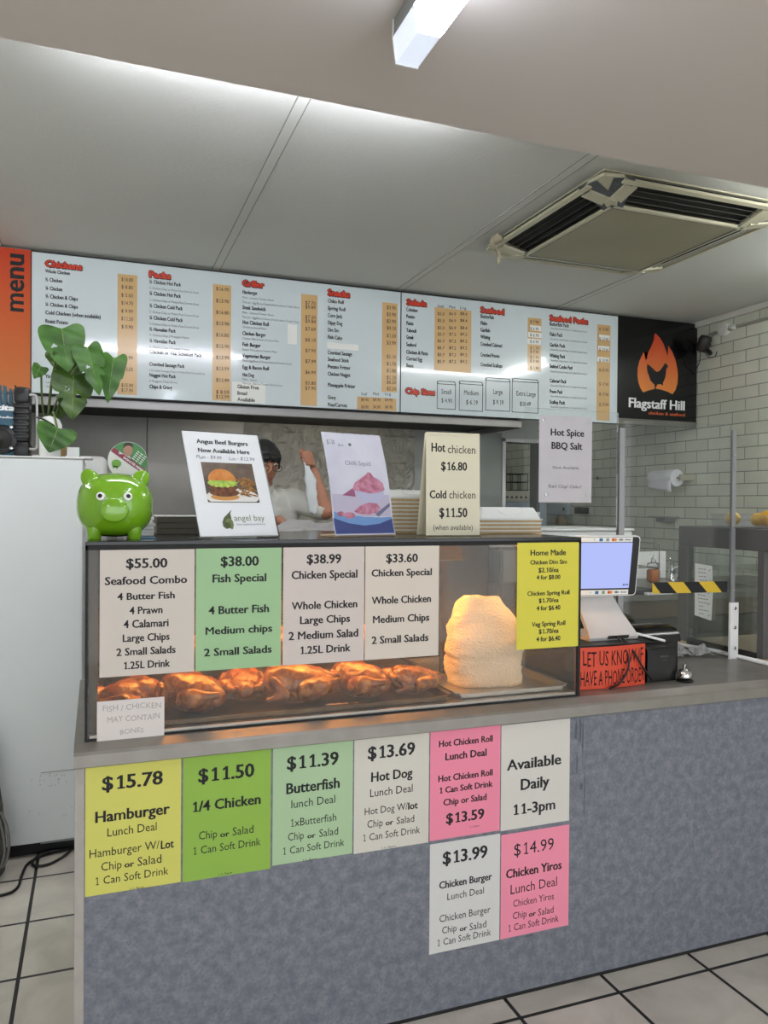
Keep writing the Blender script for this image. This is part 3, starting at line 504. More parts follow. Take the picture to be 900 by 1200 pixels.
put_chicken(c0, 'roast chicken beside the allergy note in the front row', .280, .150, zt, 2.3, 0, .98)
put_chicken(c0, 'plump roast chicken alone in the middle of the front row', .550, .150, zt, 2.95, 0, 1.04)
put_chicken(c0, 'roast chicken in the front row, second from the cream bag', .735, .160, zt, 2.2, 0, .95)
put_chicken(c0, 'roast chicken at the front next to the cream bag', .885, .150, zt, 3.0, 0, .78)
put_chicken(c0, 'roast chicken set back between the note side and the plump middle one', .420, .215, zt+.004, 1.5, 0, .82)
put_chicken(c0, 'roast chicken in the back corner behind the seafood combo sheet', .165, .385, WZ0+.068, 1.35, 0, 1.12)
put_chicken(c0, 'roast chicken in the second row below the green sheet', .375, .385, WZ0+.068, .1, 0, 1.16)
put_chicken(c0, 'roast chicken in the second row below the 38.99 sheet', .620, .385, WZ0+.068, 3.3, 0, 1.16)
put_chicken(c0, 'roast chicken in the second row below the 33.60 sheet', .855, .385, WZ0+.068, .1, 0, 1.12)
# scraps of fat and meat on the tray
b = B()
for k in range(7):
    ellipsoid(b, (rnd.uniform(.62, .70), rnd.uniform(.075, .09), zt+.004), (.012, .008, .006), None, 1)
solo('meat_scrap', remesh(b, .004, 1), mat('pale_meat', '#d9b890', .5), 'pale scrap of chicken meat at the front rim of the tray', 'food', (.66, .08, zt), smooth=True)

# ------------------------------------------------------------------ large cream bag in the right bay
def make_bag():
    bm = B(); n, mrows = 56, 40; rings = []
    for j in range(mrows+1):
        v = j/mrows; z = .262*v
        prof = (.93+.10*math.sin(v*PI*.9)) if v < .5 else (1.02*(1-((v-.5)/.5)**1.7*.55))
        ring = []
        for k in range(n):
            a = 2*PI*k/n; ca, sa = math.cos(a), math.sin(a)
            rx = .118*prof; ry = .085*prof*(1-.55*max(0, v-.5))
            x = rx*math.copysign(abs(ca)**.75, ca); y = ry*math.copysign(abs(sa)**.75, sa)
            p = Vector((x*7, y*7, z*9)); d = .012*noise.noise(p)+.008*noise.noise(p*2.7) + .005*noise.noise(p*6) + .002*noise.noise(p*16)
            fold = -.006*math.exp(-((z-.085-.010*noise.noise(Vector((x*5, 0, 3))))/.005)**2)
            s = 1+(d+fold)/.10
            ring.append(bm.verts.new((x*s-.012*v*v, y*s, z + (.012*noise.noise(Vector((x*25, y*25, 1))) if v > .8 else 0))))
        rings.append(ring)
    for a, b_ in zip(rings, rings[1:]):
        for k in range(n): bm.faces.new((a[k], a[(k+1) % n], b_[(k+1) % n], b_[k]))
    bm.faces.new(rings[0][::-1])
    c = bm.verts.new((.01, 0, .262-.02)); 
    for k in range(n): bm.faces.new((rings[-1][k], rings[-1][(k+1) % n], c))
    bmesh.ops.transform(bm, matrix=Matrix.Translation((1.150, .215, WZ0+.0155)) @ Matrix.Rotation(-.12, 4, 'Z'), verts=bm.verts)
    return bm
solo('food_bag', make_bag(), mat('cream_paper', '#f4ead2', .85, bump=.9, bump_scale=170, sub=.0), 'large lumpy cream paper bag glowing under the heat lamp', 'bag', (1.15, .215, WZ0+.0155), smooth=True)

# ------------------------------------------------------------------ menu boards over the kitchen
YM = 2.67; F = XZ(YM)
m_board = mat('gloss_white_board', '#d3dde0', .12, spec=.5, coat=.3)
m_tan = mat('tan_print', '#d3ae7a', .2); m_red = mat('red_heading', '#d2402a', .3); m_cardw = mat('sticker_paper', '#e9e9e4', .5)
m_grey_ink = mat('grey_ink', '#5c5f62', .6); m_orange = mat('orange_print', '#c65a2b', .3)
def in_range(rows, a, b): return [r for r in rows if a <= r[1] < b]
STRIPS = [(.15, .254, 1.961, 2.628), (.67, .775, 1.956, 2.627), (1.193, 1.294, 1.954, 2.622), (1.712, 1.815, 2.066, 2.624), (1.551, 1.811, 1.948, 2.027), (2.07, 2.332, 2.223, 2.627), (2.753, 2.859, 2.267, 2.624), (3.308, 3.418, 1.96, 2.627)]
STICK = [(2.77, 2.856, 2.539, 2.574), (2.757, 2.86, 2.493, 2.527), (2.751, 2.857, 2.446, 2.484), (3.323, 3.412, 2.522, 2.557), (3.317, 3.409, 2.45, 2.48), (3.311, 3.41, 2.369, 2.402), (1.355, 1.557, 2.309, 2.346), (.783, .979, 1.952, 2.071), (1.111, 1.168, 2.316, 2.433)]
BAGS = [(2.09, 2.223, 1.978, 2.159), (2.247, 2.421, 1.975, 2.169), (2.439, 2.624, 1.985, 2.203), (2.637, 2.84, 1.983, 2.21)]
def board(name, x0, x1, label):
    t = thing(name, label, 'menu board', ((x0+x1)/2, YM, 1.944), 0, None)
    bm = B(); box(bm, x0, x1, YM, YM+.03, 1.944, 2.703); obj('panel', bm, m_board, t)
    bm = B(); box(bm, x0, x1, YM-.002, YM+.001, 2.697, 2.705); box(bm, x0, x1, YM-.002, YM+.001, 1.938, 1.945); box(bm, x0-.0015, x0+.003, YM-.002, YM+.03, 1.938, 2.705); obj('edge_trim', bm, m_blackm, t)
    for a, b_, c, d in STRIPS:
        if x0 <= a < x1: bm = B(); flat(bm, rect(a, b_, c, d), F, -.0006); obj('price_strip', bm, m_tan, t)
    for a, b_, c, d in STICK:
        if x0 <= a < x1: bm = B(); flat(bm, rect(a, b_, c, d), F, -.0011); obj('sticker', bm, m_cardw, t)
    for nm, rows, mm in (('dish_name', ITEMS, m_ink), ('small_print', SUBS, m_grey_ink), ('price', PRICES, m_ink)):
        for row in in_range(rows, x0, x1): obj(nm, wrote([row], F, -.0016), mm, t)
    h = in_range(HEADS, x0, x1)
    for s, a, b_, z, cap, wt in h:
        hd_ = obj('heading', wrote([(s, a, b_, z, cap, 2)], F, -.0028), m_red, t); bm = B()
        for k, (dx, dz) in enumerate(((-.005, 0), (.005, 0), (0, -.005), (0, .005), (.004, -.006))): text(bm, s, a+dx, b_+dx, z+dz, cap, 1, F, -.0010-.00012*k)
        obj('outline', bm, mat('heading_outline', '#3a120c', .4), hd_)  # dark printed outline behind the red letters
    return t
board('menu_board', -.287, 1.835, 'white menu board with chickens, packs, griller and snacks columns')
mb = board('menu_board', 1.838, 3.480, 'white menu board with salads, seafood and chip size columns')
for i, (a, b_, c, d) in enumerate(BAGS):
    bm = B()
    for q in (rect(a, a+.004, c, d), rect(b_-.004, b_, c, d-.01), rect(a, b_, c, c+.004), rect(a, b_, d-.022, d-.018), [(a, d-.018), (a+.012, d), (a+.016, d), (a+.004, d-.018)], rect(a+.012, b_-.004, d-.004, d), [(b_-.014, d), (b_-.010, d), (b_, d-.018), (b_-.004, d-.018)]): flat(bm, q, F, -.0015)
    obj('chip_size_box', bm, m_ink, mb)
for row in CHIPS: obj('chip_size_print', wrote([row], F, -.0016), m_ink, mb)
def grad_mat(name, c0, c1, z0, z1):
    m = mat(name, c0, .15, coat=.2); nt = m.node_tree; b = nt.nodes['Principled BSDF']
    tc = nt.nodes.new('ShaderNodeTexCoord'); sp = nt.nodes.new('ShaderNodeSeparateXYZ'); nt.links.new(tc.outputs['Object'], sp.inputs[0])
    mr = nt.nodes.new('ShaderNodeMapRange'); mr.inputs[1].default_value = z0; mr.inputs[2].default_value = z1; nt.links.new(sp.outputs[2], mr.inputs[0])
    mx = nt.nodes.new('ShaderNodeMix'); mx.data_type = 'RGBA'; mx.inputs[6].default_value = (*rgb(c0), 1); mx.inputs[7].default_value = (*rgb(c1), 1)
    nt.links.new(mr.outputs[0], mx.inputs[0]); nt.links.new(mx.outputs[2], b.inputs['Base Color']); return m
t = thing('menu_sign', 'orange panel with the word menu running upwards beside the white boards', 'sign', (-.6, YM, 1.944))
bm = B(); box(bm, -.92, -.289, YM, YM+.03, 1.944, 2.703); obj('panel', bm, grad_mat('orange_panel', '#c8743a', '#c4452c', 0, .75), t)
bm = B(); text(bm, 'menu', 2.365, 2.680, 0, .098, 1, lambda u, v, d: (-.322-v, YM+d, u), -.001); obj('lettering', bm, m_ink, t)
t = thing('logo_sign', 'black sign with orange flame and hen beside the brick wall', 'sign', (3.83, YM, 1.944))
bm = B(); box(bm, 3.482, 4.182, YM, YM+.03, 1.944, 2.705); obj('panel', bm, mat('gloss_black_panel', '#0b0c0e', .15), t)
FLAME = [(3.799,2.606),(3.79,2.55),(3.768,2.509),(3.742,2.464),(3.732,2.421),(3.723,2.405),(3.715,2.432),(3.704,2.464),(3.683,2.429),(3.665,2.392),(3.653,2.348),(3.652,2.294),(3.66,2.246),(3.679,2.204),(3.702,2.176),(3.75,2.193),(3.802,2.207),(3.813,2.208),(3.855,2.206),(3.916,2.194),(3.962,2.178),(3.989,2.21),(4.006,2.261),(4.009,2.317),(4.003,2.366),(3.986,2.427),(3.958,2.481),(3.919,2.527),(3.918,2.484),(3.914,2.45),(3.9,2.489),(3.873,2.542),(3.842,2.579)]
HEN = [(3.736,2.38),(3.762,2.368),(3.789,2.345),(3.819,2.329),(3.846,2.34),(3.868,2.366),(3.887,2.389),(3.888,2.4),(3.898,2.396),(3.909,2.391),(3.915,2.382),(3.925,2.378),(3.914,2.372),(3.906,2.36),(3.899,2.334),(3.898,2.304),(3.888,2.275),(3.873,2.254),(3.877,2.238),(3.866,2.235),(3.862,2.244),(3.828,2.241),(3.817,2.225),(3.816,2.208),(3.802,2.207),(3.804,2.221),(3.798,2.242),(3.779,2.253),(3.762,2.27),(3.752,2.297),(3.737,2.324),(3.731,2.354)]
bm = B(); flat(bm, FLAME, F, -.0008); bmesh.ops.triangulate(bm, faces=bm.faces); obj('flame', bm, grad_mat('flame_print', '#e08a3e', '#c8432c', .22, .62), t)
bm = B(); flat(bm, HEN, F, -.0014); bmesh.ops.triangulate(bm, faces=bm.faces); obj('hen', bm, m_ink, t)
bm = B(); text(bm, 'Flagstaff Hill', 3.574, 4.078, 2.066, .066, 1, F, -.001); obj('name', bm, mat('white_print', '#e8e8e8', .3), t)
bm = B(); text(bm, 'chicken & seafood', 3.75, 4.079, 2.022, .022, 1, F, -.001); obj('tagline', bm, m_orange, t)
bm = B(); box(bm, 3.482, 4.182, YM-.004, YM+.02, 1.944, 1.985, .001); obj('bottom_rail', bm, m_steel_d, t)

# range hood behind and under the boards
hd = thing('range_hood', 'stainless range hood with dark underside below the menu boards', 'range hood', (.6, 3.1, 1.9))
bm = B(); box(bm, -1.7, 2.736, 2.702, 2.722, 1.885, 1.937, .004); box(bm, 2.716, 2.736, 2.722, 3.498, 1.885, 1.937, .003); obj('lip', bm, mat('hood_lip', '#8d8b8a', .4, .8), hd)
bm = B(); box(bm, -1.7, 2.716, 2.722, 3.498, 1.925, 1.94); obj('underside', bm, mat('black_hood_steel', '#17130f', .5, .3), hd)  # near-black colour over the whole hood underside
bm = B(); box(bm, -1.7, 2.72, 2.702, 3.498, 1.94, CR-.001); obj('shroud', bm, m_steel_d, hd)
bm = B(); box(bm, .75, 2.25, 2.735, 2.80, 1.914, 1.924); hl_ = obj('fill_lamp_base', bm, m_whitep, hd)  # unseen tube lamp added behind the lip to brighten foil and cook
bm = B(); tube(bm, [(.78, 2.768, 1.910), (2.22, 2.768, 1.910)], .007, 8); obj('fill_lamp_tube', bm, emis('lit_hood_fill', '#fff1dc', 16.), hl_)

# ------------------------------------------------------------------ ceiling cassette
m_ac = mat('aged_cream_plastic', '#c9c5ac', .5, noise_amt=.1, noise_scale=4); m_acd = mat('aged_cream_panel', '#a9a58d', .6, noise_amt=.12, noise_scale=3)
m_duct = mat('duct_tape', '#62666b', .45, .3, bump=.5, bump_scale=50)
ac = thing('air_conditioner', 'old cream ceiling cassette air conditioner patched with silver tape', 'air conditioner', (2.455, 1.25, CR))
cx, cy, ph, oh, zp, zo = 2.455, 1.25, .345, .525, 2.640, 2.686
bm = B(); box(bm, cx-ph, cx+ph, cy-ph, cy+ph, zp, zp+.012, .004); obj('centre_panel', bm, m_acd, ac)
bm = B(); box(bm, cx-oh+.02, cx+oh-.02, cy-oh+.02, cy+oh-.02, CR-.008, CR-.001, .002); obj('ceiling_frame', bm, m_ac, ac)
bm = B()
for x0, x1, y0, y1 in ((cx-ph-.006, cx+ph+.006, cy-ph-.010, cy-ph+.006), (cx-ph-.006, cx+ph+.006, cy+ph-.006, cy+ph+.010), (cx-ph-.010, cx-ph+.006, cy-ph, cy+ph), (cx+ph-.006, cx+ph+.010, cy-ph, cy+ph)): box(bm, x0, x1, y0, y1, zp-.002, zp+.006, .001)
obj('tape_edging', bm, m_duct, ac, label='silver tape edging round the cream panel')
for k in range(4):
    R = Matrix.Translation((cx, cy, 0)) @ Matrix.Rotation(k*PI/2, 4, 'Z')
    def fr(u, v, d, R=R):           # u along the side, v 0 (panel edge) .. 1 (outer edge), d out of the slope
        q = Vector((u, -(ph + (oh-ph)*v), zp + .010 + (zo-zp-.008)*v)); n = Vector((0, -(zo-zp), -(oh-ph))).normalized()
        return R @ (q + n*d)
    def slab(bm, u0, u1, v0, v1, d0, d1):
        prism(bm, [(u0, v0), (u1, v0), (u1, v1), (u0, v1)], d0, d1, fr)
    L = .40
    bm = B(); slab(bm, -ph, ph, 0, .07, 0, .014); slab(bm, -.42, .42, .87, 1.0, 0, .014); slab(bm, -.40, -.335, .10, .82, 0, .014); slab(bm, .335, .40, .10, .82, 0, .014)
    s = obj('outlet_frame', bm, m_ac, ac)
    bm = B(); slab(bm, -.345, .345, .04, .92, -.018, -.016); obj('dark_duct', bm, m_blackm, s)
    bm = B()
    for q in (.26, .47, .66):
        a, b_ = fr(-.338, q, .004), fr(.338, q, .004); tube(bm, [a, b_], .0014, 6)
    obj('wire_guard', bm, mat('dull_wire', '#55544e', .5, .3), s)
    bm = B()
    for q in (.28, .56): prism(bm, [(-.338, q), (.338, q), (.338, q+.015), (-.338, q+.015)], -.0155, -.010, fr)
    obj('vane', bm, mat('vane_black', '#101114', .5), s)
    # mitred corner filler
    p = [R @ Vector((-ph, -ph, zp+.004)), R @ Vector((-.42, -oh, zo)), R @ Vector((-oh+.02, -oh+.02, zo+.004)), R @ Vector((-oh, -.42, zo))]
    bm = B(); lo = [bm.verts.new(q) for q in p]; hi = [bm.verts.new(q + Vector((0, 0, .012))) for q in p]
    bm.faces.new(lo); bm.faces.new(hi[::-1])
    for i in range(4): bm.faces.new((lo[i], hi[i], hi[(i+1) % 4], lo[(i+1) % 4]))
    bmesh.ops.recalc_face_normals(bm, faces=bm.faces); obj('corner_cover', bm, m_ac, ac)
    bm = B()
    for (i, j) in ((0, 1), (0, 3)) if k < 2 else ((0, 1),):
        a, b_ = p[i] + Vector((0, 0, -.004)), p[j] + Vector((0, 0, -.004)); dr = (b_-a).normalized(); sd = dr.cross(Vector((0, 0, 1))).normalized()*(.045 if k == 0 else .022)
        pts = [a-sd, a+sd, b_+sd, b_-sd]; lo = [bm.verts.new(q) for q in pts]; hi = [bm.verts.new(q+Vector((0, 0, .003))) for q in pts]
        bm.faces.new(lo); bm.faces.new(hi[::-1])
        for i2 in range(4): bm.faces.new((lo[i2], hi[i2], hi[(i2+1) % 4], lo[(i2+1) % 4]))
    bmesh.ops.recalc_face_normals(bm, faces=bm.faces); obj('tape_patch', bm, m_duct, ac, label='strip of silver duct tape')
# torn rag of tape hanging at the far left corner
b = B(); tube(b, smooth_path([(1.90, 1.52, 2.695), (1.88, 1.55, 2.67), (1.93, 1.58, 2.63), (1.94, 1.60, 2.58)], 5), .006, 6, taper=[.016]*6+[.008]*6+[.003]*4); ellipsoid(b, (1.90, 1.54, 2.68), (.03, .03, .02), sub=2)
wobble(b, .008, 40); obj('torn_tape', b, mat('stained_rag', '#a89e86', .8), ac, label='torn stained tape hanging from the corner')

# ------------------------------------------------------------------ white fridge, things on it and beside it
fr_ = thing('refrigerator', 'tall white scuffed refrigerator carrying the radio and the monstera', 'refrigerator', (-.36, 1.68, 0))
bm = B(); box(bm, -.72, -.004, 1.345, 2.02, .055, 1.528, .006); obj('body', bm, m_white, fr_)
bm = B(); box(bm, -.71, -.012, 1.385, 2.0, 0, .06); obj('base', bm, m_blackm, fr_)
bm = B(); box(bm, -.722, -.002, 1.340, 2.022, 1.5285, 1.5345, .002); obj('top_panel', bm, m_whitep, fr_)
bm = B(); box(bm, -.15, -.008, 1.3435, 1.346, .3245, .3265); obj('seam', bm, mat('grey_line', '#7d8080', .6), fr_)
bm = B(); box(bm, -.15, -.006, 1.343, 1.346, .052, .058); obj('bottom_lip', bm, mat('grey_line', '#7d8080', .6), fr_)
bm = B()
for k in range(16): 
    x, z = rnd.uniform(-.16, -.06), rnd.uniform(.26, .33); flat(bm, [(x, z), (x+.002, z+.001), (x+.003, z+.005), (x+.001, z+.006)], XZ(1.3448), 0)
for k in range(8):
    x, z = rnd.uniform(-.2, -.03), rnd.uniform(.14, .3); flat(bm, [(x, z), (x+.001, z), (x+.004, z+.009), (x+.003, z+.009)], XZ(1.3448), 0)
obj('scuffs', bm, mat('scuff', '#7f8282', .7), fr_, label='small dark scuffs')
bm = B(); box(bm, -.62, .095, 2.12, 2.72, .02, 1.585, .035, 4)
solo('cooler_cabinet', bm, m_whitep, 'white rounded cooler cabinet just behind the refrigerator', 'cooler', (-.26, 2.42, .02), smooth=True, angle=40)

ZF = 1.5350
m_teal = mat('teal_plastic', '#1d4f63', .4)
rd = thing('jobsite_radio', 'teal and black jobsite radio standing on the refrigerator', 'radio', (-.36, 1.56, ZF))
bm = B(); box(bm, -.50, -.255, 1.50, 1.64, ZF+.006, 1.735, .012); obj('body', bm, m_teal, rd, True, 40)
bm = B(); box(bm, -.262, -.205, 1.488, 1.652, ZF, 1.60, .012); box(bm, -.258, -.209, 1.492, 1.648, 1.60, 1.755, .006); box(bm, -.262, -.205, 1.488, 1.652, 1.75, 1.815, .012)
for k in range(6): box(bm, -.262, -.206, 1.485, 1.50, 1.612+.024*k, 1.626+.024*k, .003)
obj('bumper', bm, m_black, rd, True, 40)
bm = B(); tube(bm, smooth_path([(-.208, 1.50, 1.785), (-.190, 1.50, 1.787), (-.180, 1.50, 1.770), (-.178, 1.50, 1.68), (-.178, 1.50, 1.59), (-.186, 1.50, 1.572), (-.207, 1.50, 1.572)], 5), .0055, 10); obj('roll_bar', bm, mat('silver_bar', '#b9b7b3', .3, .6), rd, True)
fR = XZ(1.4998)
sp = B(); lathe(sp, [(.0, .010), (.030, .010), (.036, .014), (.052, .010), (.058, .0)], (0, 0, 0), 28, Matrix.Translation((-.302, 1.500, 1.605)) @ Matrix.Rotation(PI/2, 4, 'X')); so = obj('speaker', sp, m_black, rd, True, 40)
bm = B(); lathe(bm, [(0, .004), (.022, .008), (.034, .010)], (0, 0, 0), 24, Matrix.Translation((-.302, 1.494, 1.605)) @ Matrix.Rotation(PI/2, 4, 'X')); obj('cone', bm, mat('grey_cone', '#3a3836', .6), so, True)
for z in (1.572, 1.655):
    bm = B(); lathe(bm, [(.006, 0), (.006, .003), (0, .004)], (0, 0, 0), 12, Matrix.Translation((-.270, 1.4885, z)) @ Matrix.Rotation(PI/2, 4, 'X')); obj('screw', bm, m_chrome, so)
bm = B(); text(bm, 'makita', -.385, -.262, 1.720, .022, 2, fR, -.0005, slant=.2); text(bm, 'Digital Radio', -.385, -.264, 1.689, .0085, 1, fR, -.0005); obj('lettering', bm, mat('white_print', '#e8e8e8', .3), rd)
for k, (x, h) in enumerate(((-.300, .085), (-.279, .075), (-.345, .05), (-.32, .09))):
    bm = B(); prism(bm, [(x-.008, 1.733), (x+.008, 1.733), (x+.004, 1.738+h), (x-.006, 1.742+h)], 1.56, 1.60, lambda u, v, d: (u, d, v)); obj('top_fin', bm, m_teal, rd)
bm = B(); tube(bm, [(-.262, 1.59, 1.735), (-.264, 1.585, 1.832)], .0035, 8); obj('aerial', bm, m_black, rd)

# white domed container, small box, flat lid
wc = thing('domed_container', 'white plastic container with domed lid and black strap beside the plant', 'container', (-.136, 1.50, ZF))
bm = B(); lathe(bm, [(.040, 0), (.040, .105), (.042, .108)], (-.131, 1.50, ZF), 28); obj('body', bm, m_whitep, wc, True, 40)
bm = B(); lathe(bm, [(.043, .1085), (.046, .118), (.045, .135), (.036, .156), (.020, .167), (0, .171)], (-.131, 1.50, ZF), 28); obj('lid', bm, m_whitep, wc, True, 40)
bm = B(); tube(bm, smooth_path([(-.176, 1.468, 1.695), (-.150, 1.452, 1.685), (-.120, 1.456, 1.668), (-.102, 1.476, 1.655)], 6), .0035, 8); obj('strap', bm, m_black, wc)
bm = B(); box(bm, -.068, -.020, 1.53, 1.57, ZF+.0072, ZF+.050); t = solo('small_carton', bm, m_whitep, 'small white carton with green end on the refrigerator', 'box', (-.044, 1.55, ZF+.0072))
bm = B(); box(bm, -.0215, -.0185, 1.5295, 1.5705, ZF+.010, ZF+.0505); obj('green_end', bm, mat('green_print', '#2f8a5a', .5), t, label='green end panel')
bm = B(); box(bm, -.085, .030, 1.44, 1.575, ZF, ZF+.007, .002); solo('plastic_tray', bm, m_whitep, 'flat white tray lying on the refrigerator top beside the container', 'tray', (-.04, 1.54, ZF))

# monstera
m_leaf = mat('monstera_leaf', '#41701f', .5, col2='#2c5217', noise_scale=14)
m_leaf2 = mat('monstera_leaf_old', '#4c6a20', .4, col2='#31501c', noise_scale=14)
m_stem = mat('monstera_stem', '#5d6f3a', .5)
pl = thing('monstera_plant', 'leafy green monstera in a tan pot on the refrigerator', 'potted plant', (-.150, 1.62, ZF))
bm = B(); lathe(bm, [(.045, 0), (.058, .10), (.064, .108), (.064, .125), (.056, .125), (.054, .115)], (-.125, 1.655, ZF), 28); obj('pot', bm, mat('tan_pot', '#a88a5c', .7), pl, True, 40)
bm = B(); lathe(bm, [(.055, .112), (.03, .118), (0, .119)], (-.125, 1.655, ZF), 20); obj('soil', bm, mat('soil', '#2c2118', .95, bump=.5), pl)
def leaf(name, base, tip, width, nrm, notches=(), holes=(), bend=.12, m=m_leaf, fold=.15):
    # heart-shaped blade: stalk joins at the notch between two rounded lobes, splits cut in from the margin
    base, tip, nrm = Vector(base), Vector(tip), Vector(nrm); ax = tip-base; L = ax.length; ax.normalize(); sd = ax.cross(nrm).normalized(); nn = sd.cross(ax)
    NT, NR = 96, 12; bm = B(); g = {}
    def P(x, s):
        return base + ax*(L*s) + sd*x + nn*(-fold*abs(x) - bend*L*max(0, s)**2 - .10*abs(x)*max(0, -s) + .003*math.sin(s*17+x*40))
    for i in range(NT):
        t = 2*PI*i/NT; x = 16*math.copysign(abs(math.sin(t))**1.55, math.sin(t)); y = 13*math.cos(t)-5*math.cos(2*t)-2*math.cos(3*t)-math.cos(4*t)
        if y > 5: y = 5+(y-5)*.42
        X, Sx = x/32*width, (5-y)/22
        k = 1.
        for (c, w_, d, sg) in notches:
            if sg*X > 0: k = min(k, 1 - d*math.exp(-((Sx-c)/w_)**4))
        for j in range(1, NR+1):
            f = j/NR; f2 = f if f < .35 else .35+(f-.35)*k
            g[i, j] = bm.verts.new(P(X*f2, .36 + (Sx-.36)*(f2 if k < 1 else f)))
    c0_ = bm.verts.new(P(0, .36))
    for i in range(NT):
        i2 = (i+1) % NT
        bm.faces.new((c0_, g[i, 1], g[i2, 1]))
        for j in range(1, NR):
            t = 2*PI*(i+.5)/NT; q = (g[i, j].co + g[i2, j+1].co)/2 - base; s_ = q.dot(ax)/L; x_ = q.dot(sd)/(width*.5)
            if any(((x_-hu)/ru)**2 + ((s_-hv-.25*abs(x_-hu))/rv)**2 < 1 for hu, hv, ru, rv in holes): continue
            bm.faces.new((g[i, j], g[i, j+1], g[i2, j+1], g[i2, j]))
    bmesh.ops.remove_doubles(bm, verts=bm.verts, dist=.0004)
    bmesh.ops.solidify(bm, geom=bm.faces[:], thickness=.0008)
    lf = obj(name, bm, m, pl, True, 50)
    mid = [base + ax*(L*t_) + nn*(-bend*L*t_**2 + .0012) for t_ in [x/10 for x in range(0, 10)]]
    b2 = B(); tube(b2, mid, .0016, 6, taper=[.002-.00014*i for i in range(10)]); obj('midrib', b2, mat('pale_rib', '#6f8a45', .5), lf)
    return lf
front = (-.1, -1, .15)
leaf('leaf', (-.088, 1.47, 2.052), (-.062, 1.44, 1.885), .175, (.05, -1, .25), [(.55, .03, .25, 1)], [(.42, .38, .13, .04), (-.35, .52, .10, .035), (.45, .55, .12, .03)])
leaf('leaf', (-.105, 1.56, 1.985), (-.030, 1.55, 1.862), .13, (-.3, -1, -.3), m=m_leaf2)
leaf('leaf', (.008, 1.47, 1.985), (.062, 1.44, 1.800), .125, (.35, -1, .1), [(.48, .045, .75, -1), (.70, .04, .6, -1), (.55, .04, .4, 1)], [(.3, .4, .1, .03)])
leaf('leaf', (.110, 1.50, 1.955), (.082, 1.46, 1.772), .105, (-.25, -1, .05), [(.5, .03, .2, -1)], [])
leaf('leaf', (.020, 1.56, 1.995), (.070, 1.55, 1.900), .085, (-.1, -1, .3))
leaf('leaf', (-.045, 1.53, 1.875), (-.045, 1.50, 1.700), .165, (.15, -1, -.15), [(.42, .04, .55, 1), (.60, .04, .55, 1), (.5, .04, .3, -1)], [(-.25, .45, .14, .05), (.25, .30, .1, .04)], m=m_leaf2)
leaf('leaf', (-.098, 1.425, 1.652), (-.128, 1.40, 1.560), .150, (.1, -1, .35), [], [], bend=.2)
leaf('leaf', (-.165, 1.52, 1.905), (-.190, 1.51, 1.855), .062, (0, -1, .2))
leaf('leaf', (-.075, 1.56, 1.80), (-.085, 1.55, 1.70), .055, (.5, -1, 0), m=m_leaf2)
for a, b_, c_ in (((-.150, 1.62, 1.65), (-.13, 1.58, 1.85), (-.088, 1.475, 2.035)), ((-.145, 1.62, 1.65), (-.10, 1.58, 1.80), (.008, 1.475, 1.97)), ((-.14, 1.62, 1.65), (-.04, 1.60, 1.85), (.110, 1.505, 1.945)), ((-.155, 1.62, 1.65), (-.165, 1.58, 1.78), (-.165, 1.525, 1.895)), ((-.14, 1.61, 1.65), (-.09, 1.58, 1.79), (-.045, 1.535, 1.86)), ((-.145, 1.60, 1.65), (-.12, 1.50, 1.72), (-.098, 1.43, 1.64)), ((-.15, 1.63, 1.65), (-.13, 1.62, 1.85), (-.105, 1.565, 1.975)), ((-.135, 1.63, 1.65), (-.04, 1.60, 1.85), (.020, 1.565, 1.985)), ((-.14, 1.62, 1.65), (-.11, 1.60, 1.74), (-.075, 1.565, 1.79))):
    bm = B(); tube(bm, smooth_path([a, b_, c_], 8), .0042, 8); obj('stem', bm, m_stem, pl, True)

# grey woven bag by the fridge and the cable on the floor
b = B(); lathe(b, [(.0, .0), (.06, .0), (.085, .03), (.088, .12), (.075, .26), (.055, .42), (.035, .52), (.0, .53)], (-.345, 1.22, 0), 28); wobble(b, .006, 25)
gb = thing('woven_bag', 'grey woven bag with looped cord on the floor against the refrigerator', 'bag', (-.345, 1.22, 0))
obj('body', b, mat('grey_weave', '#55534f', .9, bump=.8, bump_scale=220), gb, True)
bm = B(); tube(bm, smooth_path([(-.272, 1.19, .25), (-.250, 1.17, .20), (-.243, 1.165, .13), (-.255, 1.17, .07), (-.280, 1.18, .05)], 6), .005, 8); tube(bm, smooth_path([(-.277, 1.19, .23), (-.262, 1.165, .18), (-.256, 1.16, .12), (-.266, 1.165, .07), (-.285, 1.18, .06)], 6), .004, 8); obj('cord_loop', bm, mat('grey_cord', '#6e6c68', .8), gb, True)
bm = B(); tube(bm, smooth_path([(-.40, 1.05, .006), (-.26, 1.065, .006), (-.212, 1.10, .006), (-.203, 1.20, .006), (-.19, 1.29, .006), (-.14, 1.345, .006), (-.06, 1.368, .008), (-.035, 1.365, .014), (-.065, 1.315, .006), (-.115, 1.262, .006), (-.165, 1.262, .006), (-.172, 1.30, .012), (-.13, 1.345, .016), (-.03, 1.370, .008)], 8), .0052, 8)
solo('power_cable', bm, m_black, 'black cable looping over the white tiles beside the refrigerator', 'cable', (-.2, 1.2, 0), smooth=True)

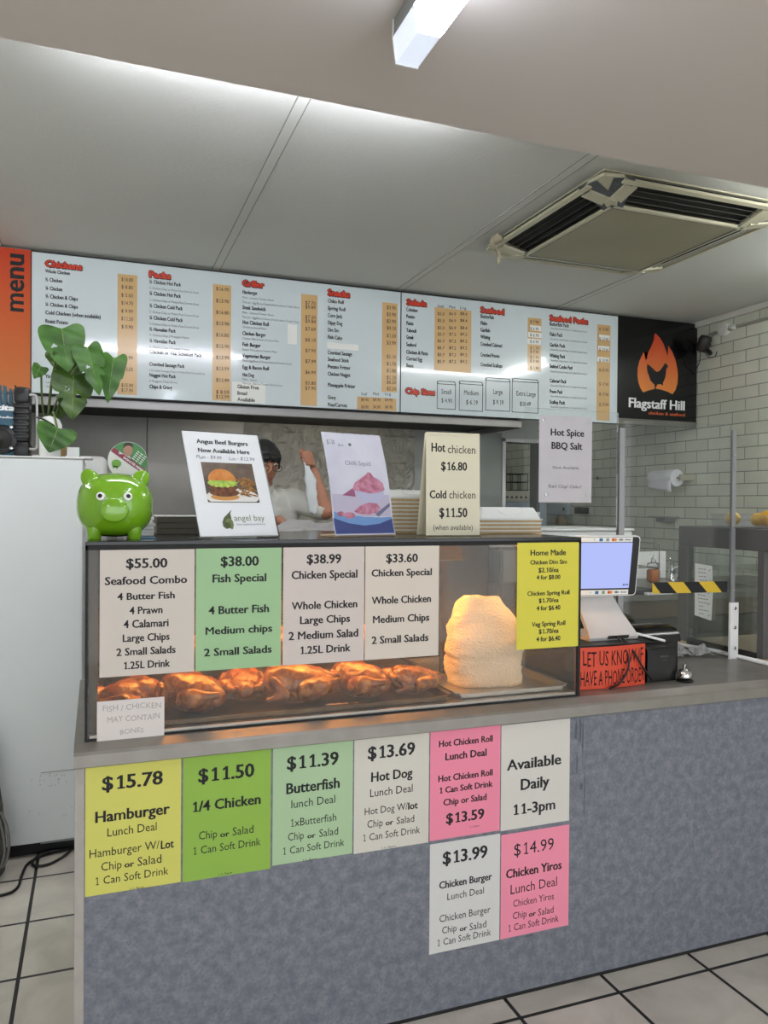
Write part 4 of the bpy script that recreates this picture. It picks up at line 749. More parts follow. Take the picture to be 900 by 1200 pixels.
# ------------------------------------------------------------------ things on top of the warmer
ZT = WZ1+.0004
m_pig = mat('green_gloss_plastic', '#76ab1c', .12, coat=.6, spec=.6)
pg = thing('piggy_bank', 'bright green plastic piggy bank on top of the food warmer', 'piggy bank', (.089, .17, ZT), .05)
px, py = .089, .165; pz = ZT+.0830
b = B(); v = ellipsoid(b, (px, py, pz), (.090, .098, .072), sub=4)
for q in v:
    dd = Vector(((q.co.x-px)/.090, (q.co.y-py)/.098, (q.co.z-pz)/.072)); nrm = (abs(dd.x)**2.5+abs(dd.y)**2.3+abs(dd.z)**2.5)**(1/2.5)
    q.co = Vector((px, py, pz)) + Vector((dd.x*.090, dd.y*.098, dd.z*.079))/nrm
obj('body', b, m_pig, pg, True)
b = B(); lathe(b, [(.0305, -.02), (.033, .020), (.032, .027), (.028, .030), (0, .031)], (0, 0, 0), 32, Matrix.Translation((px-.004, py-.083, pz-.012)) @ Matrix.Rotation(PI/2, 4, 'X') @ Matrix.Diagonal((1, .88, 1, 1))); obj('snout', b, m_pig, pg, True, 50)
for s in (-1, 1):
    b = B(); R = Matrix.Rotation(s*.55, 4, 'Y'); ellipsoid(b, (px+s*.056, py-.035, pz+.060), (.022, .010, .030), R, 3); ellipsoid(b, (px+s*.055, py-.036, pz+.055), (.020, .016, .021), R, 3); b = remesh(b, .0025, 4); obj('ear', b, m_pig, pg, True)
    b = B(); R = Matrix.Translation((px-.004+s*.0305, py-.0985, pz+.021)) @ Matrix.Rotation(PI/2-.2, 4, 'X') @ Matrix.Rotation(s*.3, 4, 'Y'); lathe(b, [(.0098, -.018), (.0098, .002), (.008, .0035), (0, .004)], (0, 0, 0), 24, R)
    e = obj('eye', b, mat('eye_white', '#f1f1ee', .3), pg, True, 40)
    b = B(); lathe(b, [(.0052, .002), (.0050, .0048), (0, .0052)], (0, 0, 0), 18, R); obj('pupil', b, m_black, e, True, 40)
    for yy in (-.048, .05):
        b = B(); lathe(b, [(.0145, 0), (.0155, .004), (.018, .030), (.012, .034)], (px-.002+s*.046, py+yy, ZT), 20); obj('foot', b, m_pig, pg, True, 50)
bm = B(); tube(bm, smooth_path([(px, py+.092, pz+.01), (px+.01, py+.104, pz+.02), (px-.004, py+.11, pz+.026), (px+.004, py+.112, pz+.012)], 6), .004, 8); obj('tail', bm, m_pig, pg, True)
bm = B(); box(bm, px-.018, px+.018, py-.002, py+.002, pz+.0728, pz+.0744); obj('coin_slot', bm, m_black, pg)

# round collection sign behind the pig
ds = thing('collection_sign', 'round green and white donation sign on a stick behind the piggy bank', 'sign', (.127, .40, ZT))
FD = lambda u, v, d: (.127+u, .40+d, 1.478+v)
bm = B(); prism(bm, [(.053*math.cos(a*PI/24), .053*math.sin(a*PI/24)) for a in range(48)], 0, .004, FD); obj('disc', bm, mat('sign_white', '#e2e2dc', .4), ds)
bm = B(); box(bm, .118, .136, .4045, .4075, ZT+.008, 1.46); box(bm, .10, .154, .385, .425, ZT, ZT+.008, .002); obj('stand', bm, m_whitep, ds)
# the slanting band runs from upper left to lower right
def rot(u, v, a=-.62): return (u*math.cos(a)-v*math.sin(a), u*math.sin(a)+v*math.cos(a))
gp = [(.052*math.cos(a), .052*math.sin(a)) for a in [(-.62+.02) + k*(PI-.04)/30 for k in range(31)]]
bm = B(); flat(bm, gp, FD, -.0006); obj('green_field', bm, mat('sign_green', '#3f8a43', .4), ds)
bm = B(); flat(bm, [rot(-.052, -.005), rot(.051, -.005), rot(.052, .008), rot(-.051, .008)], FD, -.0012); obj('red_band', bm, mat('sign_maroon', '#8e1f3c', .4), ds)
bm = B(); text(bm, 'DONATE HERE', -.015, .046, -.0015, .006, 2, lambda u, v, d: FD(*rot(u, v), d), -.0018); obj('band_lettering', bm, mat('white_print', '#e8e8e8', .3), ds)
bm = B()
for k in range(5): 
    for j in range(3): flat(bm, [rot(.004+.011*j, .036-.006*k), rot(.012+.011*j, .036-.006*k), rot(.012+.011*j, .0385-.006*k), rot(.004+.011*j, .0385-.006*k)], FD, -.0018)
obj('small_print', bm, mat('white_print', '#e8e8e8', .3), ds)
bm = B(); disc(bm, (.000, .030), .0125, FD, 20, .017, d=-.0014); obj('portrait_face', bm, mat('portrait_skin', '#b98a72', .5), ds)
bm = B(); flat(bm, [(-.012, .034), (-.012, .044), (-.006, .050), (.004, .051), (.013, .046), (.014, .036), (.010, .040), (.002, .043), (-.006, .041)], FD, -.0018); obj('portrait_hair', bm, mat('portrait_hair', '#2e2420', .5), ds)
bm = B(); flat(bm, [rot(-.035, .0085), rot(.004, .0085), (.006, .012), (-.012, .018), (-.024, .018)], FD, -.0013); obj('portrait_shirt', bm, mat('portrait_shirt', '#cfd2d4', .5), ds)
bm = B(); disc(bm, (-.030, -.008), .013, FD, 20, .011, d=-.0014); flat(bm, [(-.042, -.014), (-.038, -.024), (-.034, -.018), (-.028, -.024), (-.024, -.016)], FD, -.0014); obj('pig_print', bm, mat('pig_print', '#6fa832', .4), ds)

# menu cards standing on the warmer top
def frame_card(x, y, psi, lean):
    r = Vector((math.cos(psi), math.sin(psi), 0)); bk = Vector((-math.sin(psi), math.cos(psi), 0))
    u_ = math.cos(lean)*Vector((0, 0, 1)) + math.sin(lean)*bk; n = r.cross(u_)       # n points to the viewer
    o = Vector((x, y, ZT))
    return lambda u, v, d: o + r*u + u_*(v+.003) - n*d
# beef burger card in an acrylic holder
FA = frame_card(.392, .105, math.radians(16), math.radians(24.8))
bc = thing('counter_card', 'leaning acrylic card holder with beef burger advert', 'sign', (.392, .12, ZT))
def fbox(bm, fr, u0, u1, v0, v1, d0, d1): prism(bm, rect(u0, u1, v0, v1), d0, d1, fr); return bm
bm = B(); fbox(bm, FA, -.109, .109, .004, .303, .0002, .0022); obj('card', bm, mat('card_white', '#dddfe0', .45), bc)
bm = B(); fbox(bm, FA, -.112, .112, 0, .306, .0024, .0048)
for a, b_ in ((-.112, -.1085), (.1085, .112)): fbox(bm, FA, a, b_, 0, .306, -.001, .0024)
fbox(bm, FA, -.112, .112, 0, .0045, -.001, .0048)
obj('holder', bm, m_clear, bc)
bm = B(); prism(bm, rect(-.11, .11, -.0005, .003), 0, .13, lambda u, v, d: Vector((.392, .105, ZT)) + Vector((math.cos(.28), math.sin(.28), 0))*u + Vector((-math.sin(.28), math.cos(.28), 0))*d + Vector((0, 0, v+.0006)))
fA2 = FA(0, .30, .005); 
tube(bm, [FA(-.07, .27, .006), Vector((.392, .105, ZT+.004)) + Vector((math.cos(.28), math.sin(.28), 0))*-.07 + Vector((-math.sin(.28), math.cos(.28), 0))*.13], .002, 6); tube(bm, [FA(.07, .27, .006), Vector((.392, .105, ZT+.004)) + Vector((math.cos(.28), math.sin(.28), 0))*.07 + Vector((-math.sin(.28), math.cos(.28), 0))*.13], .002, 6)
obj('easel', bm, m_clear, bc)
bm = B(); text(bm, 'Angus Beef Burgers', -.073, .074, .268, .0125, 1, FA, -.0003); text(bm, 'Now Available Here', -.074, .074, .242, .0125, 1, FA, -.0003); obj('heading', bm, m_ink, bc)
bm = B(); text(bm, 'Plain - $9.99', -.083, -.012, .2225, .010, 0, FA, -.0003, slant=.25, jit=.12); text(bm, 'Lot - $12.99', .008, .084, .222, .010, 0, FA, -.0003, slant=.25, jit=.12); obj('handwriting', bm, mat('blue_pen', '#4a5068', .6), bc)
# printed photo: board background, plate, bun, lettuce, patties, fries
bm = B(); flat(bm, rect(-.072, .074, .098, .213), FA, -.0003); ph_ = obj('burger_photo', bm, mat('photo_brown', '#4a4038', .4, col2='#6b5b4c', noise_scale=25), bc)
def shape(parent, name, pts, m, d, fr=FA):
    bm = B(); flat(bm, pts, fr, d); bmesh.ops.triangulate(bm, faces=bm.faces); obj(name, bm, m, parent)
def oval(cx_, cy_, rx, ry, n=24, a0=0, a1=2*PI): return [(cx_+rx*math.cos(a0+(a1-a0)*k/n), cy_+ry*math.sin(a0+(a1-a0)*k/n)) for k in range(n + (0 if a1-a0 > 6.2 else 1))]
shape(ph_, 'plate', [q for q in oval(.0, .113, .074, .026) if q[1] > .0981] + [(-.055, .0985), (.06, .0985)][::-1][:0], mat('photo_plate', '#d9d6d0', .4), -.0006)
shape(ph_, 'bun', oval(-.022, .113, .040, .010), mat('photo_bun_under', '#c28a4a', .4), -.0009)
shape(ph_, 'patty', oval(-.022, .126, .042, .012), mat('photo_patty', '#4b2a18', .4, col2='#7a4a25', noise_scale=80), -.0011)
shape(ph_, 'patty', oval(-.022, .140, .040, .010), mat('photo_patty', '#4b2a18', .4), -.0013)
shape(ph_, 'lettuce', [(-.022+.041*math.cos(a*.2)*(1+.06*(a % 2)), .153+.011*math.sin(a*.2)*(1+.25*(a % 2))) for a in range(31)], mat('photo_lettuce', '#7fa63a', .4, col2='#b7c95a', noise_scale=90), -.0015)
shape(ph_, 'bun', oval(-.022, .160, .039, .034, 24, 0, PI), mat('photo_bun', '#b5682a', .3, col2='#cf8a48', noise_scale=30), -.0017)
bm = B()
for k in range(34):
    a, x, y = rnd.uniform(-.9, 1.2), rnd.uniform(.026, .064), rnd.uniform(.118, .165); y = min(y, .178-.9*abs(x-.040)); c_, s_ = math.cos(a)*.011, math.sin(a)*.011; nx, ny = -math.sin(a)*.0016, math.cos(a)*.0016
    flat(bm, [(x-c_-nx, y-s_-ny), (x+c_-nx, y+s_-ny), (x+c_+nx, y+s_+ny), (x-c_+nx, y-s_+ny)], FA, -.0012-.00002*k)
obj('fries', bm, mat('photo_fries', '#b07d3c', .4, col2='#6d4a22', noise_scale=120), ph_)
m_olive = mat('olive_print', '#6d7a4a', .5)
bm = B(); text(bm, 'angel bay', -.009, .078, .046, .0165, 0, FA, -.0003); obj('name', bm, m_olive, bc)
bm = B(); text(bm, 'better quality favourite foods', -.006, .077, .034, .005, 0, FA, -.0003); obj('tagline', bm, m_grey_ink, bc)
m_olive2 = mat('dark_olive_print', '#4d5a34', .5)
shape(bc, 'leaf_emblem', [(-.011, .078), (-.022, .068), (-.036, .056), (-.043, .043), (-.043, .031), (-.036, .024), (-.024, .026), (-.017, .033), (-.016, .044), (-.020, .053), (-.026, .055), (-.022, .048), (-.021, .040), (-.025, .032), (-.032, .031), (-.036, .036), (-.034, .046), (-.026, .057), (-.017, .067)], m_olive2, -.0003)
shape(bc, 'leaf_emblem', [(-.021, .022), (-.017, .024), (-.013, .035), (-.014, .046), (-.019, .053), (-.028, .053), (-.033, .047), (-.034, .041), (-.026, .045), (-.021, .041)], m_olive, -.0005)

# squid card
FS = frame_card(.741, .150, math.radians(13.6), math.radians(15))
sc = thing('counter_card', 'curled glossy card with a pink and blue picture of chilli squid', 'sign', (.741, .16, ZT))
bm = B()
def FSc(u, v, d): return FS(u, v, d - .012*math.sin(PI*min(1, v/.30))*(1 if v < .3 else 0) + (.010*(v/.06-1)**2*-1 if v < .06 else 0))
def sheet(bm, fr, u0, u1, v0, v1, d0, d1, n=18, mi=0):
    for k in range(n):
        a, b_ = v0+(v1-v0)*k/n, v0+(v1-v0)*(k+1)/n
        q = [bm.verts.new(fr(u, v, d)) for d in (d0, d1) for u, v in ((u0, a), (u1, a), (u1, b_), (u0, b_))]
        for f in ((0, 1, 2, 3), (7, 6, 5, 4), (0, 4, 5, 1), (2, 6, 7, 3), (1, 5, 6, 2), (0, 3, 7, 4)): bm.faces.new([q[i] for i in f])
    bmesh.ops.remove_doubles(bm, verts=bm.verts, dist=1e-5); return bm
sheet(bm, FSc, -.098, .098, .0, .297, 0, .001); obj('card', bm, mat('squid_card', '#cfd0da', .18, coat=.6, col2='#c3c2d2', noise_scale=9), sc)
bm = B(); box(bm, .64, .842, .135, .215, ZT, ZT+.006, .001, M=None); bmesh.ops.rotate(bm, verts=bm.verts, cent=(.741, .16, ZT), matrix=Matrix.Rotation(.237, 3, 'Z')); bmesh.ops.translate(bm, verts=bm.verts, vec=(0, .02, 0)); obj('holder_foot', bm, mat('tan_foot', '#b7a184', .5), sc)
def sshape(name, pts, m, d):
    bm = B(); f = flat(bm, pts, FSc, d); bmesh.ops.triangulate(bm, faces=bm.faces)
    bmesh.ops.subdivide_edges(bm, edges=bm.edges[:], cuts=2, use_grid_fill=True); obj(name, bm, m, sc)
def band(name, u0, u1, v0, v1, m, d):
    bm = B(); n = 12
    for k in range(n):
        a, b_ = v0+(v1-v0)*k/n, v0+(v1-v0)*(k+1)/n; flat(bm, rect(u0, u1, a, b_), FSc, d)
    obj(name, bm, m, sc)
band('blue_table', -.096, .096, .004, .050, mat('print_navy', '#3d4a80', .2, coat=.6), -.0004)
sshape('blue_dish', [(-.094, .048), (-.094, .066), (-.06, .060), (0, .052), (.06, .050), (.094, .052), (.094, .046), (.05, .032), (.0, .027), (-.05, .034)], mat('print_blue', '#6d93c4', .2, coat=.6), -.0008)
band('white_plate', -.094, .094, .053, .115, mat('print_lilac', '#b9b2c6', .2, coat=.6), -.0007)
sshape('chopping_board', [(.04, .060), (.092, .092), (.092, .082), (.05, .052)], mat('print_slate', '#6a6c8a', .2, coat=.6), -.0010)
sshape('wedge', [(-.062, .112), (-.022, .135), (-.020, .108)], mat('print_mauve', '#96567a', .2, coat=.6), -.0010)
sshape('bowl', [(-.022, .130), (.078, .130), (.072, .108), (.055, .092), (.030, .086), (.005, .092), (-.014, .108)], mat('print_bowl', '#b4b4cf', .2, coat=.6), -.0012)
m_sq = mat('print_squid', '#c58aa0', .25, coat=.6, col2='#a45c74', noise_scale=60)
sshape('squid_pile', [(-.028, .128), (-.018, .148), (.0, .158), (.022, .172), (.030, .180), (.040, .178), (.048, .166), (.062, .160), (.076, .148), (.080, .130), (.058, .120), (.025, .118)], m_sq, -.0015)
sshape('squid_piece', [(-.030, .066), (-.010, .082), (.020, .092), (.048, .090), (.058, .078), (.048, .064), (.020, .058), (-.010, .060)], m_sq, -.0015)
sshape('squid_piece', oval(-.072, .060, .012, .007, 12), m_sq, -.0015); sshape('squid_piece', oval(-.045, .056, .018, .009, 12), m_sq, -.0015)
bm = B(); text(bm, 'Chilli Squid', -.040, .046, .200, .013, 0, FSc, -.0006); obj('heading', bm, mat('grey_violet_ink', '#6f6f86', .5), sc)
bm = B(); text(bm, '$1.20', -.086, -.060, .262, .013, 0, FSc, -.0006, jit=.1); text(bm, 'Each', -.052, -.034, .256, .007, 0, FSc, -.0006, slant=.3); obj('handwriting', bm, mat('blue_pen', '#4a5068', .6), sc)
bm = B(); flat(bm, [(-.016, .258), (-.008, .258), (-.007, .266), (-.016, .267)], FSc, -.0006); obj('small_logo', bm, m_grey_ink, sc)

# hot / cold chicken card
FH = frame_card(1.004, .135, math.radians(-3), math.radians(1.5))
hc = thing('counter_card', 'upright cream card with hot and cold chicken prices', 'sign', (1.004, .15, ZT))
m_cream = mat('cream_card', '#d6cfb4', .5)
bm = B(); fbox(bm, FH, -.083, .083, 0, .294, 0, .0015); obj('front_card', bm, m_cream, hc)
FH2 = frame_card(1.004, .205, math.radians(-3), math.radians(-12.0)); bm = B(); fbox(bm, FH2, -.083, .083, 0, .297, -.0015, 0); obj('back_card', bm, m_cream, hc)
def hline(segs, mm=m_ink):
    bm = B()
    for s, a, b_, z, c_, wt in segs: text(bm, s, (a-158)/245*.170, (b_-158)/245*.170, (518-z)/478*.297-.004, c_/478*.297, wt, FH, -.0003)
    return bm
obj('lettering', hline([('Hot', 60, 122, 128, 40, 1), ('chicken', 132, 260, 133, 38, 0), ('$16.80', 103, 220, 212, 38, 1), ('Cold', 53, 128, 342, 36, 1), ('chicken', 138, 260, 342, 36, 0), ('$11.50', 95, 221, 428, 42, 1), ('(when available)', 68, 247, 487, 24, 0)]), m_ink, hc)

# clamshell cartons
m_kraft = mat('kraft_card', '#c4aa7e', .7, noise_amt=.25, noise_scale=60, stretch=(1, 1, 6)); m_lid = mat('white_carton', '#dedfda', .5)
def carton(name, x0, x1, y0, y1, z, h, label, group, lid=None, rz=0.):
    t = thing(name, label, 'food carton', ((x0+x1)/2, (y0+y1)/2, z), 0, group)
    bm = B(); box(bm, x0, x1, y0, y1, z, z+h*.66, .0015); obj('tray', bm, m_kraft, t)
    bm = B(); box(bm, x0-.002, x1+.002, y0-.002, y1+.002, z+h*.66, z+h, .001); obj('rim', bm, m_lid, t)
    return t
n = 9
for k in range(n):
    j = rnd.uniform(-.004, .004); lab = 'flat white and kraft carton in the tall stack behind the hot chicken card'
    carton('food_carton', .885+j, 1.075+j, .36, .54, ZT+.0125*k, .0122, lab, 'tall stack of cartons')
for k in range(4):
    j = rnd.uniform(-.003, .003)
    carton('food_carton', 1.165+j, 1.385+j, .38-.1, .58-.1, ZT+.0118*k, .0115, 'flat white and kraft carton in the low stack right of the cream card', 'low stack of cartons')
def clam(x0, x1, y0, y1, z, h, label, g=None):
    t = thing('clamshell_box', label, 'food carton', ((x0+x1)/2, (y0+y1)/2, z), 0, g)
    bm = B(); s = h*.6; xs = (x0, x1); p0 = [(x0, y0, z), (x1, y0, z), (x1, y1, z), (x0, y1, z)]; p1 = [(x0+s*.6, y0+s*.5, z+h), (x1-s, y0+s*.5, z+h), (x1-s, y1-s, z+h), (x0+s*.6, y1-s, z+h)]
    a = [bm.verts.new(q) for q in p0]; b_ = [bm.verts.new(q) for q in p1]; bm.faces.new(a[::-1]); bm.faces.new(b_)
    for i in range(4): bm.faces.new((a[i], a[(i+1) % 4], b_[(i+1) % 4], b_[i]))
    bmesh.ops.bevel(bm, geom=bm.edges[:], offset=.002, segments=2, affect='EDGES'); obj('shell', bm, m_lid, t)
    bm = B(); xm = (x0+x1)/2
    fl = lambda u, v, d: (u, y0 + s*.5*(v/h) + d - .0006, z+v)
    pts = [(xm+.045*math.cos(PI+PI*k/14), h*.95+.55*h*math.sin(PI+PI*k/14)) for k in range(15)]
    tube(bm, [fl(u, v, 0) for u, v in pts], .0012, 6); obj('tuck_flap', bm, m_whitep, t)
clam(1.165, 1.384, .28, .48, ZT+.0474, .036, 'white clamshell box on top of the low carton stack')
clam(.885, 1.075, .36, .54, ZT+.1127, .022, 'white clamshell box crowning the tall carton stack')
# flat dark boxes left of the burger card and paper bags behind the pig
m_dk = mat('grey_brown_card', '#6d675c', .7)
for k in range(3):
    bm = B(); box(bm, .205, .325, .40, .52, ZT+.0165*k, ZT+.0155+.0165*k, .001); t = solo('flat_box', bm, m_dk, 'flat grey-brown box in the pile left of the burger card', 'box', (.265, .46, ZT+.0165*k), 'pile of flat grey-brown boxes')
bm = B(); box(bm, .203, .327, .398, .522, ZT+.0496, ZT+.0526, .001); solo('card_sheet', bm, m_lid, 'white card sheet on the pile of grey-brown boxes', 'card', (.265, .46, ZT+.0496))
for k in range(6):
    j = rnd.uniform(-.006, .006); bm = B(); box(bm, .145+j, .193+j, .30, .42-.02, ZT+.0085*k, ZT+.0082+.0085*k, .002); solo('paper_bag_bundle', bm, m_lid if k % 2 else m_whitep, 'folded white paper bag in the pile behind the piggy bank', 'paper bag', (.17, .36, ZT+.0085*k), 'white paper bags behind the pig')
bm = B(); box(bm, .135, .185, .135, .20, ZT, ZT+.0022, .0005); solo('blue_card', bm, mat('blue_card', '#3f6f92', .5), 'small blue card lying beside the piggy bank foot', 'card', (.16, .17, ZT))

# ------------------------------------------------------------------ acrylic screens, posts, hot spice notice, tape
ZC = .8106
m_alud = mat('dull_aluminium', '#8f9090', .45, .7)
A_, B_ = Vector((1.774, .39, 0)), Vector((2.222, .334, 0))
bm = B(); box(bm, 1.386, 1.760, .388, .394, ZC, 1.690); s1 = thing('acrylic_screen', 'clear acrylic screen holding the hot spice notice', 'screen', (1.57, .391, ZC)); obj('sheet', bm, m_clear, s1)
bm = B(); box(bm, 1.386, 1.76, .380, .402, ZC, ZC+.012); obj('channel', bm, m_alu, s1)
dr = (B_-A_).normalized(); nr = Vector((-dr.y, dr.x, 0))
FB = lambda u, v, d: A_ + dr*u + nr*d + Vector((0, 0, v))
s2 = thing('acrylic_screen', 'clear acrylic screen between two aluminium posts at the till', 'screen', tuple((A_+B_)/2 + Vector((0, 0, ZC))))
bm = B(); fbox(bm, FB, .012, .445, ZC+.02, 1.662, -.003, .003); obj('sheet', bm, m_clear, s2)
bm = B(); fbox(bm, FB, -.010, .010, ZC, 1.637, -.010, .010); obj('post', bm, m_alud, s2)
bm = B(); fbox(bm, FB, .443, .459, ZC, 1.642, -.012, -.0032); obj('post', bm, m_alud, s2)
bm = B(); fbox(bm, FB, .434, .468, ZC, 1.015, -.022, -.0125); pb = obj('foot_plate', bm, m_whitep, s2)
for z in (.85, .925, .995):
    bm = B(); lathe(bm, [(.0065, 0), (.0065, .004), (.004, .006), (0, .006)], (0, 0, 0), 12, Matrix.Translation(FB(.451, z, -.022)) @ Matrix.Rotation(PI/2-.0, 4, 'X')); obj('bolt', bm, m_chrome, pb)
for z in (1.06, 1.29, 1.55):
    bm = B(); lathe(bm, [(.005, 0), (.005, .003), (0, .004)], (0, 0, 0), 12, Matrix.Translation(FB(.451, z, -.012)) @ Matrix.Rotation(PI/2, 4, 'X')); obj('bolt', bm, m_chrome, s2)
FN = lambda u, v, d: (1.545+u, .3872+d, 1.3735+v)
ns = thing('notice', 'white hot spice BBQ salt notice bolted to the acrylic screen', 'sign', (1.545, .386, 1.3735))
bm = B(); box(bm, 1.44, 1.65, .3862, .3872, 1.3735, 1.668); obj('paper', bm, mat('notice_paper', '#c9c4c8', .5, noise_amt=.06, noise_scale=12), ns)
bm = B()
for s, a, b_, z, c_ in (('Hot Spice', 485, 660, 128, 36), ('BBQ Salt', 490, 650, 200, 36), ('Now Available', 498, 634, 308, 15), ('Fish? Chip? Chiko?', 478, 650, 412, 17)):
    text(bm, s, (a-566)/272*.21, (b_-566)/272*.21, (490-z)/474*.297, c_/474*.297, 0 if c_ < 20 else 1, FN, -.0013)
obj('lettering', bm, m_ink, ns)
for x, z in ((-.088, .276), (.087, .276), (-.075, .026), (.087, .028)):
    bm = B(); lathe(bm, [(.0075, 0), (.007, .003), (0, .004)], (0, 0, 0), 14, Matrix.Translation(FN(x, z, -.001)) @ Matrix.Rotation(PI/2, 4, 'X')); obj('bolt', bm, m_alu, ns)
# barrier tape stuck on the screen
tp = thing('barrier_tape', 'black and yellow striped tape across the screen at the till', 'tape', tuple(FB(.26, 1.05, -.0035)))
TZ0, TZ1, U0, U1 = 1.052, 1.092, .128, .432
bm = B(); fbox(bm, FB, U0, U1, TZ0, TZ1, -.0044, -.0034); obj('strip', bm, mat('tape_yellow', '#d9b51f', .4), tp)
for k in range(3):
    u = U0-.002+.125*k; bm = B(); q = [(u+.035, TZ0), (u+.100, TZ0), (u+.062, TZ1), (u, TZ1)]; q = [(min(max(a, U0), U1), b_) for a, b_ in q]; flat(bm, q, FB, -.0047); obj('black_stripe', bm, m_ink, tp)
# white bead along the cabinet foot
bm = B(); tube(bm, [(2.150, .80, ZC+.008), (2.236, .43, ZC+.008), (2.238, -.01, ZC+.008)], .008, 8); solo('edging_strip', bm, m_whitep, 'white edging strip on the worktop at the foot of the glass cabinet', 'strip', (2.23, .4, ZC), smooth=True)

# ------------------------------------------------------------------ till: box, stand, screen, printer, bell, receipts
tb = thing('cash_drawer', 'black box under the till with an orange handwritten card', 'cash drawer', (1.51, .2, ZC))
bm = B(); box(bm, 1.385, 1.648, .095, .375, ZC, .940, .004); obj('body', bm, m_black, tb)
bm = B(); box(bm, 1.39, 1.642, .092, .0955, ZC+.008, ZC+.06, .001); obj('drawer_front', bm, m_black, tb)
FC = lambda u, v, d: (u, .086 + d - .010*math.sin(PI*(u-1.385)/.255) , v)
oc = thing('handwritten_card', 'orange-red card with a handwritten phone order note below the till', 'sign', (1.51, .088, ZC))
bm = B(); n = 16
for k in range(n):
    a, b_ = 1.385+.255*k/n, 1.385+.255*(k+1)/n; fbox(bm, FC, a, b_, ZC+.001, .938, 0, .001)
bmesh.ops.remove_doubles(bm, verts=bm.verts, dist=1e-5); obj('card', bm, mat('orange_red_card', '#d4482c', .55), oc)
bm = B(); text(bm, 'E LET US KNOW IF', 1.386, 1.632, .882, .044, 0, FC, -.0004, jit=.06); text(bm, 'HAVE A PHONE ORDER', 1.402, 1.637, .822, .044, 0, FC, -.0004, jit=.06); bmesh.ops.solidify(bm, geom=bm.faces[:], thickness=.0001); obj('handwriting', bm, m_ink, oc)

ps = thing('till', 'white till with tilted pale blue customer screen on a curved stand', 'till', (1.56, .2, .9405))
m_pos = mat('till_white', '#c9c6c4', .35)
prof = [(.155, .9408), (.150, .950), (.160, .968), (.200, 1.02), (.232, 1.075), (.245, 1.12), (.255, 1.12), (.243, 1.072), (.214, 1.018), (.176, .968), (.172, .956), (.185, .952), (.33, .9500), (.33, .9408)]
bm = B()
def FP(u, v, d): 
    k = 1.0 - .28*max(0, min(1, (v-.95)/.13)); return (1.575 + d*k - (.020*max(0, (v-.95)/.13)), u, v)
prism(bm, prof, -.090, .090, FP); obj('curved_leg', bm, m_pos, ps, True, 40)
bm = B(); 
for d_ in (-.0915, -.0900): pass
prism(bm, prof, -.0922, -.0901, FP); obj('edge_band', bm, mat('cream_edge', '#d2c8ba', .5), ps)
bm = B(); flat(bm, [(1.545, .9455), (1.625, .9455), (1.630, .9555), (1.550, .9555)], XZ(.1488), 0); obj('cable_slot', bm, m_blackm, ps)
bm = B(); FL = lambda u, v, d: (1.575+u, .150 + (.9+v-.968 + .068)*0 + .160-.150 + (v)*.77 + d, .968+v); text(bm, 'Sello', -.022, .028, .078, .010, 1, FL, -.0022); obj('lettering', bm, m_grey_ink, ps)
psi, lean = math.radians(-6.5), math.radians(-7.9)
rr = Vector((math.cos(psi), math.sin(psi), 0)); bk = Vector((-math.sin(psi), math.cos(psi), 0)); uu = math.cos(lean)*Vector((0, 0, 1)) + math.sin(lean)*bk; nn_ = rr.cross(uu); oo = Vector((1.535, .169, 1.080))
FT = lambda u, v, d: oo + rr*u + uu*v - nn_*d
def rrect(x0, x1, z0, z1, r, n=6):
    out = []
    for cx_, cy_, a0 in ((x1-r, z0+r, -PI/2), (x1-r, z1-r, 0), (x0+r, z1-r, PI/2), (x0+r, z0+r, PI)):
        out += [(cx_+r*math.cos(a0+k*PI/2/n), cy_+r*math.sin(a0+k*PI/2/n)) for k in range(n+1)]
    return out
sc_ = ps
bm = B(); prism(bm, rrect(-.122, .122, -.001, .191, .012), .0005, .016, FT); sh_ = obj('screen_shell', bm, m_whitep, ps)
bm = B(); prism(bm, rrect(-.119, .119, .002, .188, .010), -.0008, .0004, FT); obj('bezel', bm, m_black, sh_)
bm = B(); flat(bm, rect(-.112, .095, .024, .170), FT, -.0012); obj('display', bm, emis('lit_screen', '#a9b4ea', 1.0), sh_)
bm = B(); text(bm, '$0.00', .072, .092, .032, .006, 1, FT, -.0016); obj('display_text', bm, mat('screen_text', '#3c4f8c', .5), sh_)
bm = B(); tube(bm, [FT(0, .06, .016), FT(0, .05, .06), (1.535, .245, 1.10)], .012, 10); obj('neck', bm, m_pos, sc_)
